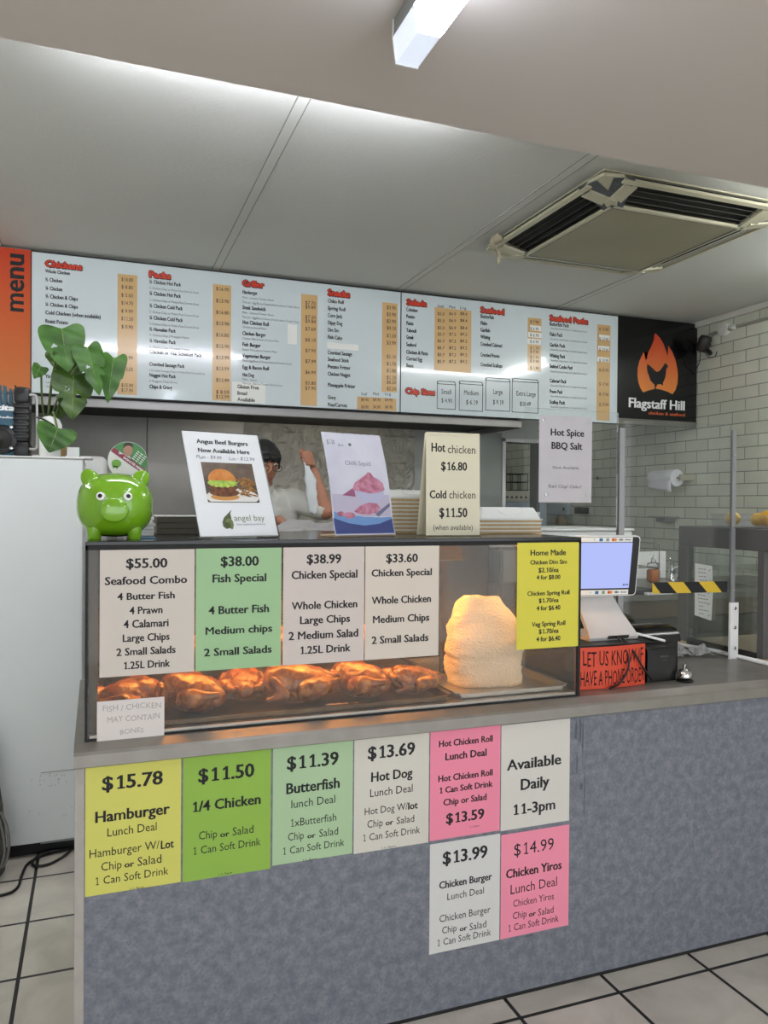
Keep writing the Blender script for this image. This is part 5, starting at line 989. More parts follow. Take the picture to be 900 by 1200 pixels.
for z0, z1 in ((.172, .187), (.003, .019)):
    bm = B(); flat(bm, rect(-.118 if z0 < .1 else -.11, .094, z0, z1), FT, -.0012); st = obj('card_logo_strip', bm, m_cardw, sc_)
    zc = (z0+z1)/2
    bm = B(); flat(bm, rect(-.022, -.010, zc-.005, zc+.005), FT, -.0015); obj('blue_logo', bm, mat('logo_blue', '#2f6ea8', .5), st)
    bm = B(); flat(bm, rect(.002, .006, zc-.005, zc+.005), FT, -.0015); flat(bm, rect(.0075, .0115, zc-.005, zc+.005), FT, -.0015); obj('green_logo', bm, mat('logo_green', '#4c7a4a', .5), st)
    bm = B(); disc(bm, (.026, zc), .005, FT, 14, d=-.0015); obj('red_logo', bm, mat('logo_red', '#d03a2a', .5), st)
    bm = B(); disc(bm, (.033, zc), .005, FT, 14, d=-.0017); obj('orange_logo', bm, mat('logo_orange', '#e08a2a', .5), st)
    bm = B(); text(bm, 'VISA', .045, .060, zc-.003, .006, 2, FT, -.0015, slant=.2); text(bm, 'afterpay', .067, .088, zc-.002, .0045, 1, FT, -.0015)
    for r_ in (.0025, .0045): 
        for k in range(5): a = -.6+.3*k; flat(bm, [(-.042+r_*math.cos(a), zc+r_*math.sin(a)), (-.042+(r_+.0008)*math.cos(a), zc+(r_+.0008)*math.sin(a)), (-.042+(r_+.0008)*math.cos(a+.3), zc+(r_+.0008)*math.sin(a+.3)), (-.042+r_*math.cos(a+.3), zc+r_*math.sin(a+.3))], FT, -.0015)
    obj('small_marks', bm, mat('logo_navy', '#333a55', .5), st)
bm = B(); prism(bm, [(-.119, .010), (-.083, .004), (-.080, .030), (-.100, .110), (-.119, .125)], -.0030, -.0024, FT); nt_ = solo('paper_note', bm, mat('kraft_note', '#a09789', .7), 'torn grey paper note stuck on the left of the customer screen', 'note', tuple(FT(-.1, .06, -.003)))
bm = B(); text(bm, 'PLEASE', -.118, -.098, .088, .008, 0, FT, -.0033, slant=-.2); text(bm, 'THANK YOU', -.118, -.092, .052, .008, 0, FT, -.0033, slant=-.2); obj('handwriting', bm, m_ink, nt_)
bm = B(); tube(bm, smooth_path([(1.585, .148, .950), (1.575, .128, .945), (1.568, .080, .915), (1.562, .066, .87), (1.530, .066, .826), (1.490, .062, ZC+.005)], 7), .0032, 8); solo('black_cable', bm, m_black, 'black cable hanging from the till stand over the orange card to its lower left', 'cable', (1.55, .08, .88), smooth=True)
bm = B(); tube(bm, smooth_path([(1.592, .148, .950), (1.588, .120, .945), (1.594, .080, .915), (1.618, .070, .87), (1.648, .076, .838), (1.665, .082, .822)], 7), .0032, 8); solo('black_cable', bm, m_black, 'black cable running down across the orange card towards the receipt printer', 'cable', (1.6, .08, .88), smooth=True)

pr = thing('receipt_printer', 'black receipt printer with rounded lid beside the till', 'printer', (1.75, .22, ZC))
bm = B(); prism(bm, [(.105, ZC), (.105, .905), (.112, .918), (.20, .922), (.20, ZC)], 1.665, 1.775, lambda u, v, d: (d, u, v)); box(bm, 1.668, 1.86, .19, .36, ZC, .918, .006); obj('body', bm, m_black, pr, True, 30)
bm = B(); prism(bm, [(.175, .9185), (.178, .940), (.20, .958), (.25, .966), (.30, .962), (.345, .945), (.355, .9185)], 1.672, 1.856, lambda u, v, d: (d, u, v)); obj('lid', bm, mat('gloss_black', '#0c0c0d', .12), pr, True, 35)
bm = B(); tube(bm, [(1.66, .168, .957), (1.77, .150, .928)], .004, 8); obj('paper_edge', bm, m_whitep, pr)
bm = B(); text(bm, 'EPSON', 1.715, 1.745, .886, .006, 1, XZ(.1046), 0); text(bm, 'receipt', 1.72, 1.742, .876, .004, 0, XZ(.1046), 0); obj('lettering', bm, m_grey_ink, pr)

bl = thing('service_bell', 'small chrome service bell on the worktop in front of the printer', 'bell', (1.792, .085, ZC))
bm = B(); lathe(bm, [(.026, 0), (.027, .004), (.022, .008), (.006, .010)], (1.792, .085, ZC), 24); obj('base', bm, m_black, bl, True, 40)
bm = B(); lathe(bm, [(.023, .012), (.024, .016), (.021, .028), (.013, .037), (.0, .040)], (1.792, .085, ZC), 24); obj('dome', bm, m_chrome, bl, True, 40)
bm = B(); lathe(bm, [(.003, .039), (.003, .048), (.005, .049), (.005, .052), (0, .053)], (1.792, .085, ZC), 12); obj('button', bm, m_chrome, bl, True, 40)

def crumple(bm, cx_, cy_, z, sx, sy, h, seed, n=14):
    g = {}
    for i in range(n+1):
        for j in range(n+1):
            u, v = i/n-.5, j/n-.5; p = Vector((u*5+seed, v*5, seed*3.1))
            r_ = max(0, 1-(u*u+v*v)*3.2)
            g[i, j] = bm.verts.new((cx_+u*sx+.010*noise.noise(p*1.7+Vector((9, 0, 0))), cy_+v*sy+.010*noise.noise(p*1.7), z + .0015 + max(0, h*r_*(.55+.9*noise.noise(p)) + .012*abs(noise.noise(p*2.2)))))
    fs = [bm.faces.new((g[i, j], g[i+1, j], g[i+1, j+1], g[i, j+1])) for i in range(n) for j in range(n)]
    bmesh.ops.solidify(bm, geom=fs, thickness=-.0006); return bm
m_rec = mat('receipt_paper', '#dcd9d8', .6)
for k, (x, y, sx, sy, h, lab) in enumerate(((2.075, .435, .085, .085, .038, 'crumpled white receipt behind the screen, nearest the printer'), (2.155, .420, .085, .085, .048, 'crumpled white receipt behind the screen, nearest the post'))):
    solo('crumpled_receipt', crumple(B(), x, y, ZC, sx, sy, h, 3.3+k*5), m_rec, lab, 'receipt', (x, y, ZC))
bm = B(); 
for k in range(12):
    a0, a1 = PI*(k/12)-.3, PI*((k+1)/12)-.3; r_ = .016
    f = [bm.verts.new(q) for q in ((2.085, .515-r_*math.cos(a0), ZC+.024+r_*math.sin(a0)), (2.150, .500-r_*math.cos(a0), ZC+.024+r_*math.sin(a0)), (2.150, .500-r_*math.cos(a1), ZC+.024+r_*math.sin(a1)), (2.085, .515-r_*math.cos(a1), ZC+.024+r_*math.sin(a1)))]; bm.faces.new(f)
bmesh.ops.remove_doubles(bm, verts=bm.verts, dist=1e-5); bmesh.ops.solidify(bm, geom=bm.faces[:], thickness=.0007); bmesh.ops.translate(bm, verts=bm.verts, vec=(0, 0, -ZC+ZC-min(v.co.z for v in bm.verts)+ZC+.0005))
solo('curled_receipt', bm, m_rec, 'curled receipt strip behind the crumpled receipts', 'receipt', (2.11, .51, ZC), smooth=True)

# ------------------------------------------------------------------ glass display cabinet on the right end of the counter
m_cab = mat('grey_cabinet_frame', '#5d5c5b', .45, .3)
DX0, DX1, DY0, DY1 = 2.262, 2.90, .15, .655
dc = thing('display_cabinet', 'grey framed glass display cabinet standing on the counter end', 'display cabinet', (2.58, .40, ZC))
bm = B(); box(bm, DX0, DX1, DY0, DY1, 1.205, 1.285, .004); obj('top', bm, m_cab, dc)
bm = B(); box(bm, DX0, DX1, DY0, DY1, ZC, ZC+.012, .002); obj('base', bm, mat('beige_base', '#b9a98c', .5), dc)
for y0, y1, x0 in ((DY1-.055, DY1, DX0), (.222, .252, DX0), (DY0, DY0+.02, DX1-.03), (DY1-.03, DY1, DX1-.03)):
    bm = B(); box(bm, x0, x0+.03, y0, y1, ZC+.012, 1.205, .002); obj('upright', bm, m_cab, dc)
bm = B(); box(bm, DX0+.004, DX0+.008, .252, DY1-.055, ZC+.012, 1.205); obj('side_glass', bm, m_glass, dc)
bm = B(); box(bm, DX0+.03, DX1-.03, DY1-.010, DY1-.006, ZC+.012, 1.205); obj('back_glass', bm, m_glass, dc)
bm = B(); box(bm, DX0+.03, DX1-.03, .262, DY1-.02, 1.118, 1.124); obj('shelf', bm, m_glass, dc)
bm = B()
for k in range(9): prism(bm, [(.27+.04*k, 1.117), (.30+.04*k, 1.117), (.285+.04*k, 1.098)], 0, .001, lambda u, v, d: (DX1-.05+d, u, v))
obj('bunting_reflection', bm, mat('reflection_brown', '#6b5a48', .6), dc)  # brown triangles paint the reflection of something hanging
bm = B(); box(bm, DX0-.002, DX0+.004, .252, DY1-.055, ZC+.001, ZC+.030, .001); obj('bottom_rail', bm, mat('dark_rail', '#3b3a36', .4, .4), dc)
ls = thing('order_list', 'narrow white handwritten list stuck to the glass cabinet behind the tape', 'note', (DX0-.0012, .548, .93))
FLs = lambda u, v, d: (DX0-.0006+d, u-.035, v)
bm = B(); prism(bm, [(.594, 1.140), (.592, .935), (.505, .925), (.503, .93), (.497, 1.04), (.503, 1.136)], -.0008, 0, FLs); obj('paper', bm, m_cardw, ls)
bm = B()
for k in range(13):
    z = 1.118-.0145*k; u0_ = .575-.01*rnd.random()
    for j in range(rnd.randint(2, 4)):
        a = u0_-.014*j; flat(bm, [(a, z), (a-.010, z+.001), (a-.010, z+.003), (a, z+.0025)], FLs, -.0012)
    if k % 3 == 0: flat(bm, [(.522, z-.004), (.512, z+.004), (.510, z+.003), (.520, z-.005)], FLs, -.0012)
obj('handwriting', bm, m_ink, ls)

# lemons in a clear tub on the cabinet
m_tub = glass_mat('milky_plastic', (.95, .96, .97), .1, milk=.10)
tbx = thing('plastic_tub', 'clear plastic tub of lemons on the glass cabinet', 'tub', (2.42, .36, 1.286))
bm = B(); x0, x1, y0, y1, z0, z1, th = 2.30, 2.56, .20, .515, 1.2865, 1.335, .002
box(bm, x0, x1, y0, y1, z0, z0+th); box(bm, x0, x0+th, y0, y1, z0+th, z1); box(bm, x1-th, x1, y0, y1, z0+th, z1); box(bm, x0+th, x1-th, y0, y0+th, z0+th, z1); box(bm, x0+th, x1-th, y1-th, y1, z0+th, z1); obj('walls', bm, m_tub, tbx)
bm = B(); box(bm, x0-.006, x1+.006, y0-.006, y0, z1-.003, z1); box(bm, x0-.006, x1+.006, y1, y1+.006, z1-.003, z1); box(bm, x0-.006, x0, y0, y1, z1-.003, z1); box(bm, x1, x1+.006, y0, y1, z1-.003, z1); obj('rim', bm, m_tub, tbx)
m_lem = mat('lemon_peel', '#e0b52a', .4, bump=.3, bump_scale=160); m_lem2 = mat('lemon_peel_deep', '#d9a01c', .4, bump=.3, bump_scale=160)
for k, (x, y, z, r, mm, lab) in enumerate(((2.345, .452, 1.3168, .028, m_lem, 'yellow lemon lying apart at one end of the clear tub'), (2.36, .345, 1.3158, .027, m_lem, 'pale lemon tucked behind the deeper yellow one in the tub'), (2.345, .285, 1.3210, .032, m_lem2, 'large deep yellow lemon in front of the pale one in the tub'))):
    b = B(); v = ellipsoid(b, (x, y, z), (r*.92, r*1.12, r*.95), sub=3); tip = Vector((x, y-r*1.12, z))
    for q in v:
        d = (q.co-tip).length
        if d < .012: q.co.y -= .006*(1-d/.012)
    solo('lemon', b, mm, lab, 'lemon', (x, y, z-r*.9), smooth=True)

# ------------------------------------------------------------------ sink bench, white crate, wall fittings
sb = thing('sink_bench', 'dark steel bench with sink against the brick wall behind the till', 'bench', (2.95, 1.76, 0))
bm = B()
box(bm, 1.85, 3.15, 1.37, 2.15, .875, .905, .003); box(bm, 3.62, 4.16, 1.37, 2.15, .875, .905, .003); box(bm, 3.15, 3.62, 1.37, 1.50, .875, .905); box(bm, 3.15, 3.62, 1.90, 2.15, .875, .905); obj('worktop', bm, m_steel_d, sb)
bm = B(); box(bm, 3.15, 3.155, 1.50, 1.90, .70, .90); box(bm, 3.615, 3.62, 1.50, 1.90, .70, .90); box(bm, 3.155, 3.615, 1.50, 1.505, .70, .90); box(bm, 3.155, 3.615, 1.895, 1.90, .70, .90); box(bm, 3.155, 3.615, 1.505, 1.895, .695, .70); obj('sink_bowl', bm, m_steel, sb)
bm = B(); box(bm, 1.87, 4.15, 1.40, 2.13, .08, .78, .002); obj('cabinet', bm, mat('dark_cabinet', '#4b4d48', .45, .3), sb)
bm = B(); box(bm, 1.86, 4.155, 1.385, 1.40, .785, .873); obj('apron', bm, mat('bronze_edge', '#63584a', .4, .5), sb)
bm = B(); box(bm, 3.20, 3.46, 2.13, 2.15, .906, 1.075, .002); obj('splashback', bm, m_whitep, sb)
bm = B(); box(bm, 1.93, 4.1, 1.45, 2.1, 0, .08); obj('plinth', bm, m_blackm, sb)
tpz = .9055
tap = thing('mixer_tap', 'chrome mixer tap on the sink bench', 'tap', (3.36, 1.98, tpz))
bm = B(); lathe(bm, [(.026, 0), (.026, .012), (.020, .02), (.020, .06), (.017, .072), (0, .078)], (3.38, 1.98, tpz), 20); obj('body', bm, m_chrome, tap, True, 40)
bm = B(); tube(bm, smooth_path([(3.38, 1.97, tpz+.045), (3.34, 1.90, tpz+.085), (3.29, 1.80, tpz+.10), (3.28, 1.775, tpz+.09)], 6), .011, 12); obj('spout', bm, m_chrome, tap, True)
bm = B(); tube(bm, smooth_path([(3.38, 1.98, tpz+.07), (3.375, 1.985, tpz+.105), (3.345, 1.96, tpz+.14)], 5), .009, 10); obj('lever', bm, m_chrome, tap, True)
sp_ = thing('soap_bottle', 'clear pump bottle of amber soap beside the tap', 'bottle', (3.215, 1.96, tpz))
bm = B(); box(bm, 3.185, 3.255, 1.93, 1.985, tpz, tpz+.075, .012, 3); obj('soap', bm, mat('amber_soap', '#b5652a', .15), sp_, True, 40)
bm = B(); box(bm, 3.186, 3.254, 1.931, 1.984, tpz+.0755, tpz+.115, .012, 3); lathe(bm, [(.018, .115), (.013, .128), (.013, .135)], (3.22, 1.957, tpz), 16); obj('clear_neck', bm, m_tub, sp_, True, 40)
bm = B(); lathe(bm, [(.015, .1355), (.015, .147), (.005, .149), (.005, .165), (.012, .166), (.012, .172), (0, .173)], (3.22, 1.957, tpz), 16); tube(bm, [(3.22, 1.957, tpz+.169), (3.185, 1.945, tpz+.166)], .004, 8); obj('pump', bm, m_whitep, sp_, True, 40)
rk = thing('dish_rack', 'thin wire dish rack standing on the sink bench', 'dish rack', (3.03, 1.9, tpz))
for x, y in ((2.93, 1.80), (3.13, 1.80), (2.93, 2.0), (3.13, 2.0)):
    bm = B(); tube(bm, [(x, y, tpz), (x, y, tpz+.24)], .003, 6); obj('leg', bm, m_steel_d, rk)
for z in (.10, .24):
    bm = B(); tube(bm, [(2.93, 1.8, tpz+z), (3.13, 1.8, tpz+z), (3.13, 2.0, tpz+z), (2.93, 2.0, tpz+z), (2.93, 1.8, tpz+z)], .003, 6); 
    for k in range(5): tube(bm, [(2.96+.035*k, 1.8, tpz+z), (2.96+.035*k, 2.0, tpz+z)], .0015, 5)
    obj('wire_tier', bm, m_steel_d, rk)
bm = B(); box(bm, 2.62, 2.80, 1.42, 1.56, tpz, tpz+.022, .002); solo('notepad', bm, mat('pad_black', '#2a2a2c', .5), 'dark pad lying on the front of the sink bench', 'pad', (2.7, 1.5, tpz))
bm = B(); box(bm, 2.70, 2.86, 1.372, 1.40, tpz, tpz+.012, .002); solo('white_ruler', bm, m_whitep, 'white strip lying along the front edge of the sink bench', 'strip', (2.78, 1.385, tpz))
os_ = thing('bench_shelf', 'raised steel shelf on the sink bench carrying a white crate', 'shelf', (2.25, 1.65, tpz))
bm = B(); box(bm, 1.88, 2.60, 1.46, 1.95, 1.14, 1.155, .002); obj('board', bm, m_steel_d, os_)
for x, y in ((1.92, 1.5), (2.48, 1.62), (1.92, 1.91), (2.48, 1.91)):
    bm = B(); tube(bm, [(x, y, tpz), (x, y, 1.14)], .010, 8); obj('leg', bm, m_steel_d, os_)
cr = thing('white_crate', 'long white plastic crate with a printed label behind the cartons', 'crate', (2.27, 1.7, 1.1555))
bm = B(); box(bm, 1.80, 2.665, 1.45, 1.95, 1.1558, 1.235, .010, 3); obj('body', bm, m_whitep, cr, True, 40)
bm = B(); box(bm, 1.795, 2.672, 1.444, 1.956, 1.2352, 1.246, .004); obj('lid', bm, m_whitep, cr, True, 40)
bm = B(); flat(bm, rect(2.27, 2.44, 1.176, 1.226), XZ(1.4492), 0); obj('label', bm, m_cardw, cr)
bm = B(); text(bm, 'VOZZCO', 2.28, 2.38, 1.19, .022, 2, XZ(1.4486), 0); obj('label_print', bm, m_ink, cr)

bm = B(); XWf = XW-.001
pt = thing('paper_towel_holder', 'paper towel roll on a wall holder on the white brick wall', 'paper towel', (4.08, 2.87, 1.58))
Mx = Matrix.Translation((4.075, 2.74, 1.575)) @ Matrix.Rotation(-PI/2, 4, 'X')
bm = B(); lathe(bm, [(.020, 0), (.062, 0), (.063, .004), (.063, .256), (.062, .26), (.020, .26)], (0, 0, 0), 28, Mx); obj('roll', bm, mat('tissue', '#dcdcdf', .9, bump=.2, bump_scale=120), pt, True, 40)
bm = B()
fs = [(4.013, 2.742, 1.575), (4.012, 3.0, 1.575), (4.014, 2.985, 1.50), (4.02, 2.74, 1.47)]
vs = [bm.verts.new(q) for q in fs]; bm.faces.new(vs); bmesh.ops.subdivide_edges(bm, edges=bm.edges[:], cuts=4, use_grid_fill=True); wobble(bm, .004, 20); bmesh.ops.solidify(bm, geom=bm.faces[:], thickness=.001); obj('loose_sheet', bm, MATS['tissue'], pt, True)
bm = B(); tube(bm, [(4.075, 2.70, 1.575), (4.075, 3.03, 1.575)], .007, 10)
for y in (2.70, 3.03): box(bm, 4.06, XWf, y-.004, y+.004, 1.555, 1.60, .002)
obj('bracket', bm, mat('beige_bracket', '#a09a86', .5), pt)
bm = B(); box(bm, 4.08, XWf, 2.84, 3.07, 1.275, 1.288, .004); box(bm, 4.10, XWf, 2.90, 3.0, 1.245, 1.275, .004); solo('soap_shelf', bm, mat('grey_shelf', '#8e908c', .4), 'small grey shelf on the brick wall below the paper towel', 'shelf', (4.14, 2.95, 1.275))
jb = thing('junction_box', 'round white junction box with conduit on the brick wall near the ceiling', 'junction box', (4.16, 2.40, 2.61))
bm = B(); lathe(bm, [(.048, 0), (.048, .03), (.044, .036), (0, .037)], (0, 0, 0), 24, Matrix.Translation((XWf, 2.40, 2.612)) @ Matrix.Rotation(-PI/2, 4, 'Y')); obj('cover', bm, m_wall, jb, True, 40)
bm = B(); tube(bm, [(4.172, 2.352, 2.606), (4.172, 2.29, 2.606)], .018, 12); tube(bm, [(4.175, 2.29, 2.606), (4.175, .2, 2.606)], .011, 10); obj('conduit', bm, m_wall, jb, True)
bm = B(); tube(bm, smooth_path([(4.18, 2.446, 2.612), (4.18, 2.55, 2.605), (4.175, 2.64, 2.56), (4.17, 2.655, 2.50)], 6), .006, 8); tube(bm, smooth_path([(4.18, 2.446, 2.600), (4.18, 2.56, 2.575), (4.17, 2.645, 2.49)], 6), .005, 8); obj('cable', bm, mat('grey_cable', '#9a9b96', .5), jb, True)
cm = thing('security_camera', 'small black camera with dangling leads on the brick wall by the logo sign', 'camera', (4.13, 2.55, 2.53))
bm = B(); lathe(bm, [(0, -.05), (.036, -.046), (.044, -.01), (.044, .05), (.036, .062), (0, .064)], (0, 0, 0), 22, Matrix.Translation((4.125, 2.545, 2.525)) @ Matrix.Rotation(.5, 4, 'X')); obj('housing', bm, mat('black_brown', '#1e1b19', .5), cm, True, 40)
bm = B(); lathe(bm, [(.012, 0), (.018, .02), (.016, .04), (0, .043)], (0, 0, 0), 16, Matrix.Translation((4.12, 2.50, 2.475)) @ Matrix.Rotation(2.3, 4, 'X')); obj('lens', bm, m_black, cm, True, 40)
bm = B(); tube(bm, [(4.15, 2.55, 2.53), (XWf, 2.55, 2.53)], .012, 10); obj('bracket', bm, m_black, cm)
bm = B(); tube(bm, smooth_path([(4.12, 2.53, 2.475), (4.13, 2.50, 2.43), (4.14, 2.45, 2.425), (4.15, 2.44, 2.46)], 6), .003, 6); tube(bm, smooth_path([(4.13, 2.58, 2.49), (4.14, 2.60, 2.41), (4.15, 2.645, 2.36), (4.17, 2.66, 2.33)], 6), .003, 6); obj('lead', bm, m_black, cm, True)
bm = B(); lathe(bm, [(.014, 0), (.012, .02), (.018, .03), (0, .036)], (0, 0, 0), 14, Matrix.Translation((XWf, 3.83, 1.605)) @ Matrix.Rotation(-PI/2, 4, 'Y')); solo('wall_hook', bm, m_chrome, 'small chrome hook on the brick wall beside the hot spice notice', 'hook', (4.17, 3.83, 1.605), smooth=True, angle=40)
sw = thing('switch_box', 'white electrical box on the brick wall under the hot spice notice', 'switch box', (4.17, 4.44, 1.33)); bm = B(); box(bm, 4.14, XWf, 4.26, 4.62, 1.275, 1.385, .006); obj('body', bm, mat('pale_blue_box', '#b4bfc6', .4), sw); bm = B(); box(bm, 4.134, 4.141, 4.30, 4.33, 1.315, 1.345, .002); obj('switch', bm, m_blackm, sw)
b = B(); ellipsoid(b, (4.145, 4.37, 1.188), (.035, .085, .075), sub=3); wobble(b, .012, 18); solo('hanging_scourer', b, mat('brown_scourer', '#7b6a4c', .9, bump=.6), 'brown tangled scourer hanging on the brick wall below the notice', 'scourer', (4.15, 4.37, 1.14), smooth=True)
bm = B(); box(bm, 4.10, XWf, 3.99, 4.09, 1.29, 1.35, .004); solo('wall_clip', bm, m_blackm, 'black clip on the brick wall beside the switch box', 'clip', (4.15, 4.04, 1.29))

# back passage seen through the pass-through
pb_ = thing('passage_bench', 'blue-grey bench seen through the pass-through opening', 'bench', (3.36, 4.1, 0)); bm = B(); box(bm, 3.10, 3.63, 3.80, 4.40, 0, 1.39, .004); obj('cabinet', bm, mat('blue_grey_bench', '#9aa6b0', .4), pb_); bm = B(); box(bm, 3.09, 3.64, 3.78, 4.41, 1.391, 1.405, .003); obj('top', bm, m_steel, pb_)
dv = thing('set_top_device', 'flat grey appliance on the bench inside the pass-through opening', 'appliance', (3.4, 4.0, 1.406)); bm = B(); box(bm, 3.20, 3.52, 3.86, 4.10, 1.4055, 1.485, .006); obj('body', bm, mat('device_grey', '#b5b2a2', .4), dv)
for k in range(5): bm = B(); lathe(bm, [(.009, 0), (.008, .008), (0, .009)], (0, 0, 0), 10, Matrix.Translation((3.28+.045*k, 3.86, 1.43)) @ Matrix.Rotation(PI/2, 4, 'X')); obj('knob', bm, m_black, dv)
bk_ = thing('wire_basket', 'wire basket standing on the grey appliance in the opening', 'basket', (3.42, 3.98, 1.486))
bm = B()
for z in (1.489, 1.56, 1.63): tube(bm, [(3.35, 3.90, z), (3.50, 3.90, z), (3.50, 4.06, z), (3.35, 4.06, z), (3.35, 3.90, z)], .004, 6)
obj('rings', bm, m_blackm, bk_)
for x, y in ((3.35, 3.90), (3.50, 3.90), (3.50, 4.06), (3.35, 4.06), (3.425, 3.90), (3.425, 4.06)): bm = B(); tube(bm, [(x, y, 1.487), (x, y, 1.632)], .003, 6); obj('upright', bm, m_blackm, bk_)
bm = B(); lathe(bm, [(.035, 0), (.04, .02), (.04, .22), (.015, .27), (.015, .31), (0, .312)], (3.29, 3.97, 1.486), 18); solo('dark_bottle', bm, m_black, 'dark bottle on the grey appliance at the left of the opening', 'bottle', (3.29, 3.97, 1.486), smooth=True, angle=40)

# foil sheet lining the wall behind the cook
bm = B(); g = {}; nx, nz = 90, 54
for i in range(nx+1):
    for j in range(nz+1):
        x, z = 1.00+1.28*i/nx, 1.10+.82*j/nz; p = Vector((x*9, z*9, 0)); p2 = Vector((x*25, z*25, 4))
        g[i, j] = bm.verts.new((x, 3.494 - .016*abs(noise.noise(p)) - .010*abs(noise.noise(p2)), z))
fs = [bm.faces.new((g[i, j], g[i+1, j], g[i+1, j+1], g[i, j+1])) for i in range(nx) for j in range(nz)]
bmesh.ops.solidify(bm, geom=fs, thickness=-.001)
solo('foil_sheet', bm, mat('crinkled_foil', '#c9c7be', .5, .5), 'crinkled aluminium foil lining the wall behind the cook', 'foil', (1.66, 3.48, 1.1))

# pass shelf in front of the cook, with white paper on it
pz_ = 1.232
sh = thing('pass_shelf', 'stainless pass shelf between the warmer and the cook', 'shelf', (.95, 1.5, 0))
bm = B(); box(bm, .40, 1.50, 1.42, 1.60, pz_-.016, pz_, .002); obj('board', bm, m_steel, sh)
bm = B(); box(bm, .40, 1.50, 1.41, 1.62, .62, .64, .002); obj('lower_board', bm, m_steel, sh)
for x, y in ((.43, 1.44), (1.47, 1.44), (.43, 1.58), (1.47, 1.58)): bm = B(); tube(bm, [(x, y, 0), (x, y, pz_-.016)], .012, 8); obj('leg', bm, m_steel, sh)
solo('wrapping_paper', crumple(B(), .95, 1.51, pz_, .46, .15, .060, 8.1, 26), m_rec, 'white wrapping paper spread on the pass shelf in front of the cook', 'paper', (.9, 1.51, pz_))
bm = B(); box(bm, .62, 1.20, .45, .58, ZT, ZT+.008, .002); box(bm, .62, 1.20, .572, .58, ZT+.008, ZT+.016) ; solo('steel_tray', bm, m_steel, 'flat steel tray lying on the warmer top between the two cards', 'tray', (.9, .5, ZT)) if False else bm.free()

# ------------------------------------------------------------------ the cook
pe = thing('person', 'person with black hair and glasses in a pale grey shirt lifting a white plastic bag', 'person', (.81, 1.95, 0))
m_skin_p = mat('skin', '#a9745a', .5, sub=.08)
HC = Vector((.808, 1.90, 1.555)); HR = Matrix.Rotation(.22, 4, 'Z') @ Matrix.Rotation(.12, 4, 'X')
def head_pts(bm, s=1.):
    v = ellipsoid(bm, (0, 0, 0), (1, 1, 1), None, 4)
    for q in v:
        x, y, z = q.co; w_ = 1.
        if z < 0: w_ = 1-.30*(-z)**1.5
        X, Y, Z = x*.076*w_, y*.096*(w_ if y > 0 else 1-.12*max(0, -z)), z*(.110 if z > 0 else .117)
        if y < 0:
            f = -y
            Y -= .020*math.exp(-(X/.011)**2)*math.exp(-((Z+.022)/.018)**2)*f                  # nose tip
            Y -= .010*math.exp(-(X/.009)**2)*math.exp(-((Z-.004)/.026)**2)*f                  # nose bridge
            for sx in (-1, 1): Y += .010*math.exp(-((X-sx*.031)/.014)**2)*math.exp(-((Z-.006)/.010)**2)*f   # eye sockets
            Y -= .004*math.exp(-(X/.022)**2)*math.exp(-((Z+.058)/.006)**2)*f - .003*math.exp(-(X/.02)**2)*math.exp(-((Z+.064)/.0025)**2)*f
            Y -= .004*math.exp(-(X/.020)**2)*math.exp(-((Z+.069)/.005)**2)*f
            Y -= .006*math.exp(-(X/.018)**2)*math.exp(-((Z+.100)/.014)**2)*f                  # chin
        q.co = Vector((X, Y, Z))*s
    return v
def xf(bm, M): bmesh.ops.transform(bm, matrix=M, verts=bm.verts)
HM = Matrix.Translation(HC) @ HR
b = B(); head_pts(b)
for s in (-1, 1): ellipsoid(b, (s*.076, .012, -.005), (.009, .019, .031), Matrix.Rotation(s*.25, 4, 'Z'), 2)
xf(b, HM)
capsule(b, (.81, 1.93, 1.36), (.809, 1.915, 1.50), .060, .055, 6)
ellipsoid(b, (.81, 1.95, 1.30), (.185, .105, .13)); ellipsoid(b, (.81, 1.95, 1.12), (.150, .105, .18)); ellipsoid(b, (.81, 1.96, .92), (.165, .115, .13)); capsule(b, (.66, 1.95, 1.375), (.96, 1.95, 1.375), .06, .06, 6)
SL, EL, WL = (.975, 1.94, 1.375), (1.095, 1.76, 1.325), (1.038, 1.80, 1.525)
SR, ER, WR = (.645, 1.94, 1.375), (.600, 1.80, 1.150), (.84, 1.66, 1.283)
capsule(b, SL, EL, .052, .040, 8); capsule(b, EL, WL, .041, .026, 9); capsule(b, SR, ER, .052, .040, 8); capsule(b, ER, WR, .040, .026, 9)
for s in (-1, 1):
    capsule(b, (.81+s*.085, 1.96, .88), (.81+s*.095, 1.945, .48), .090, .058, 10); capsule(b, (.81+s*.095, 1.945, .48), (.81+s*.10, 1.975, .09), .056, .038, 10)
    capsule(b, (.81+s*.10, 1.98, .045), (.81+s*.115, 1.83, .032), .040, .030, 6)
# raised left hand gripping the bag
ellipsoid(b, (1.022, 1.798, 1.572), (.022, .026, .042), Matrix.Rotation(-.25, 4, 'Y'))
def finger(pts, ra, rb):
    n = len(pts)-1
    for k in range(n): capsule(b, pts[k], pts[k+1], ra+(rb-ra)*k/n, ra+(rb-ra)*(k+1)/n, 4)
for k, ln in enumerate((1., 1.06, 1.0, .82)):
    z = 1.606-.0185*k; x = 1.024+.004*k
    finger([(x, 1.778, z), (x-.020*ln, 1.760, z+.004), (x-.046*ln, 1.766, z+.002), (x-.050*ln, 1.786, z-.002)], .0098, .0078)
finger([(1.020, 1.812, 1.585), (1.000, 1.806, 1.615), (.980, 1.790, 1.622), (.966, 1.778, 1.612)], .012, .0085)
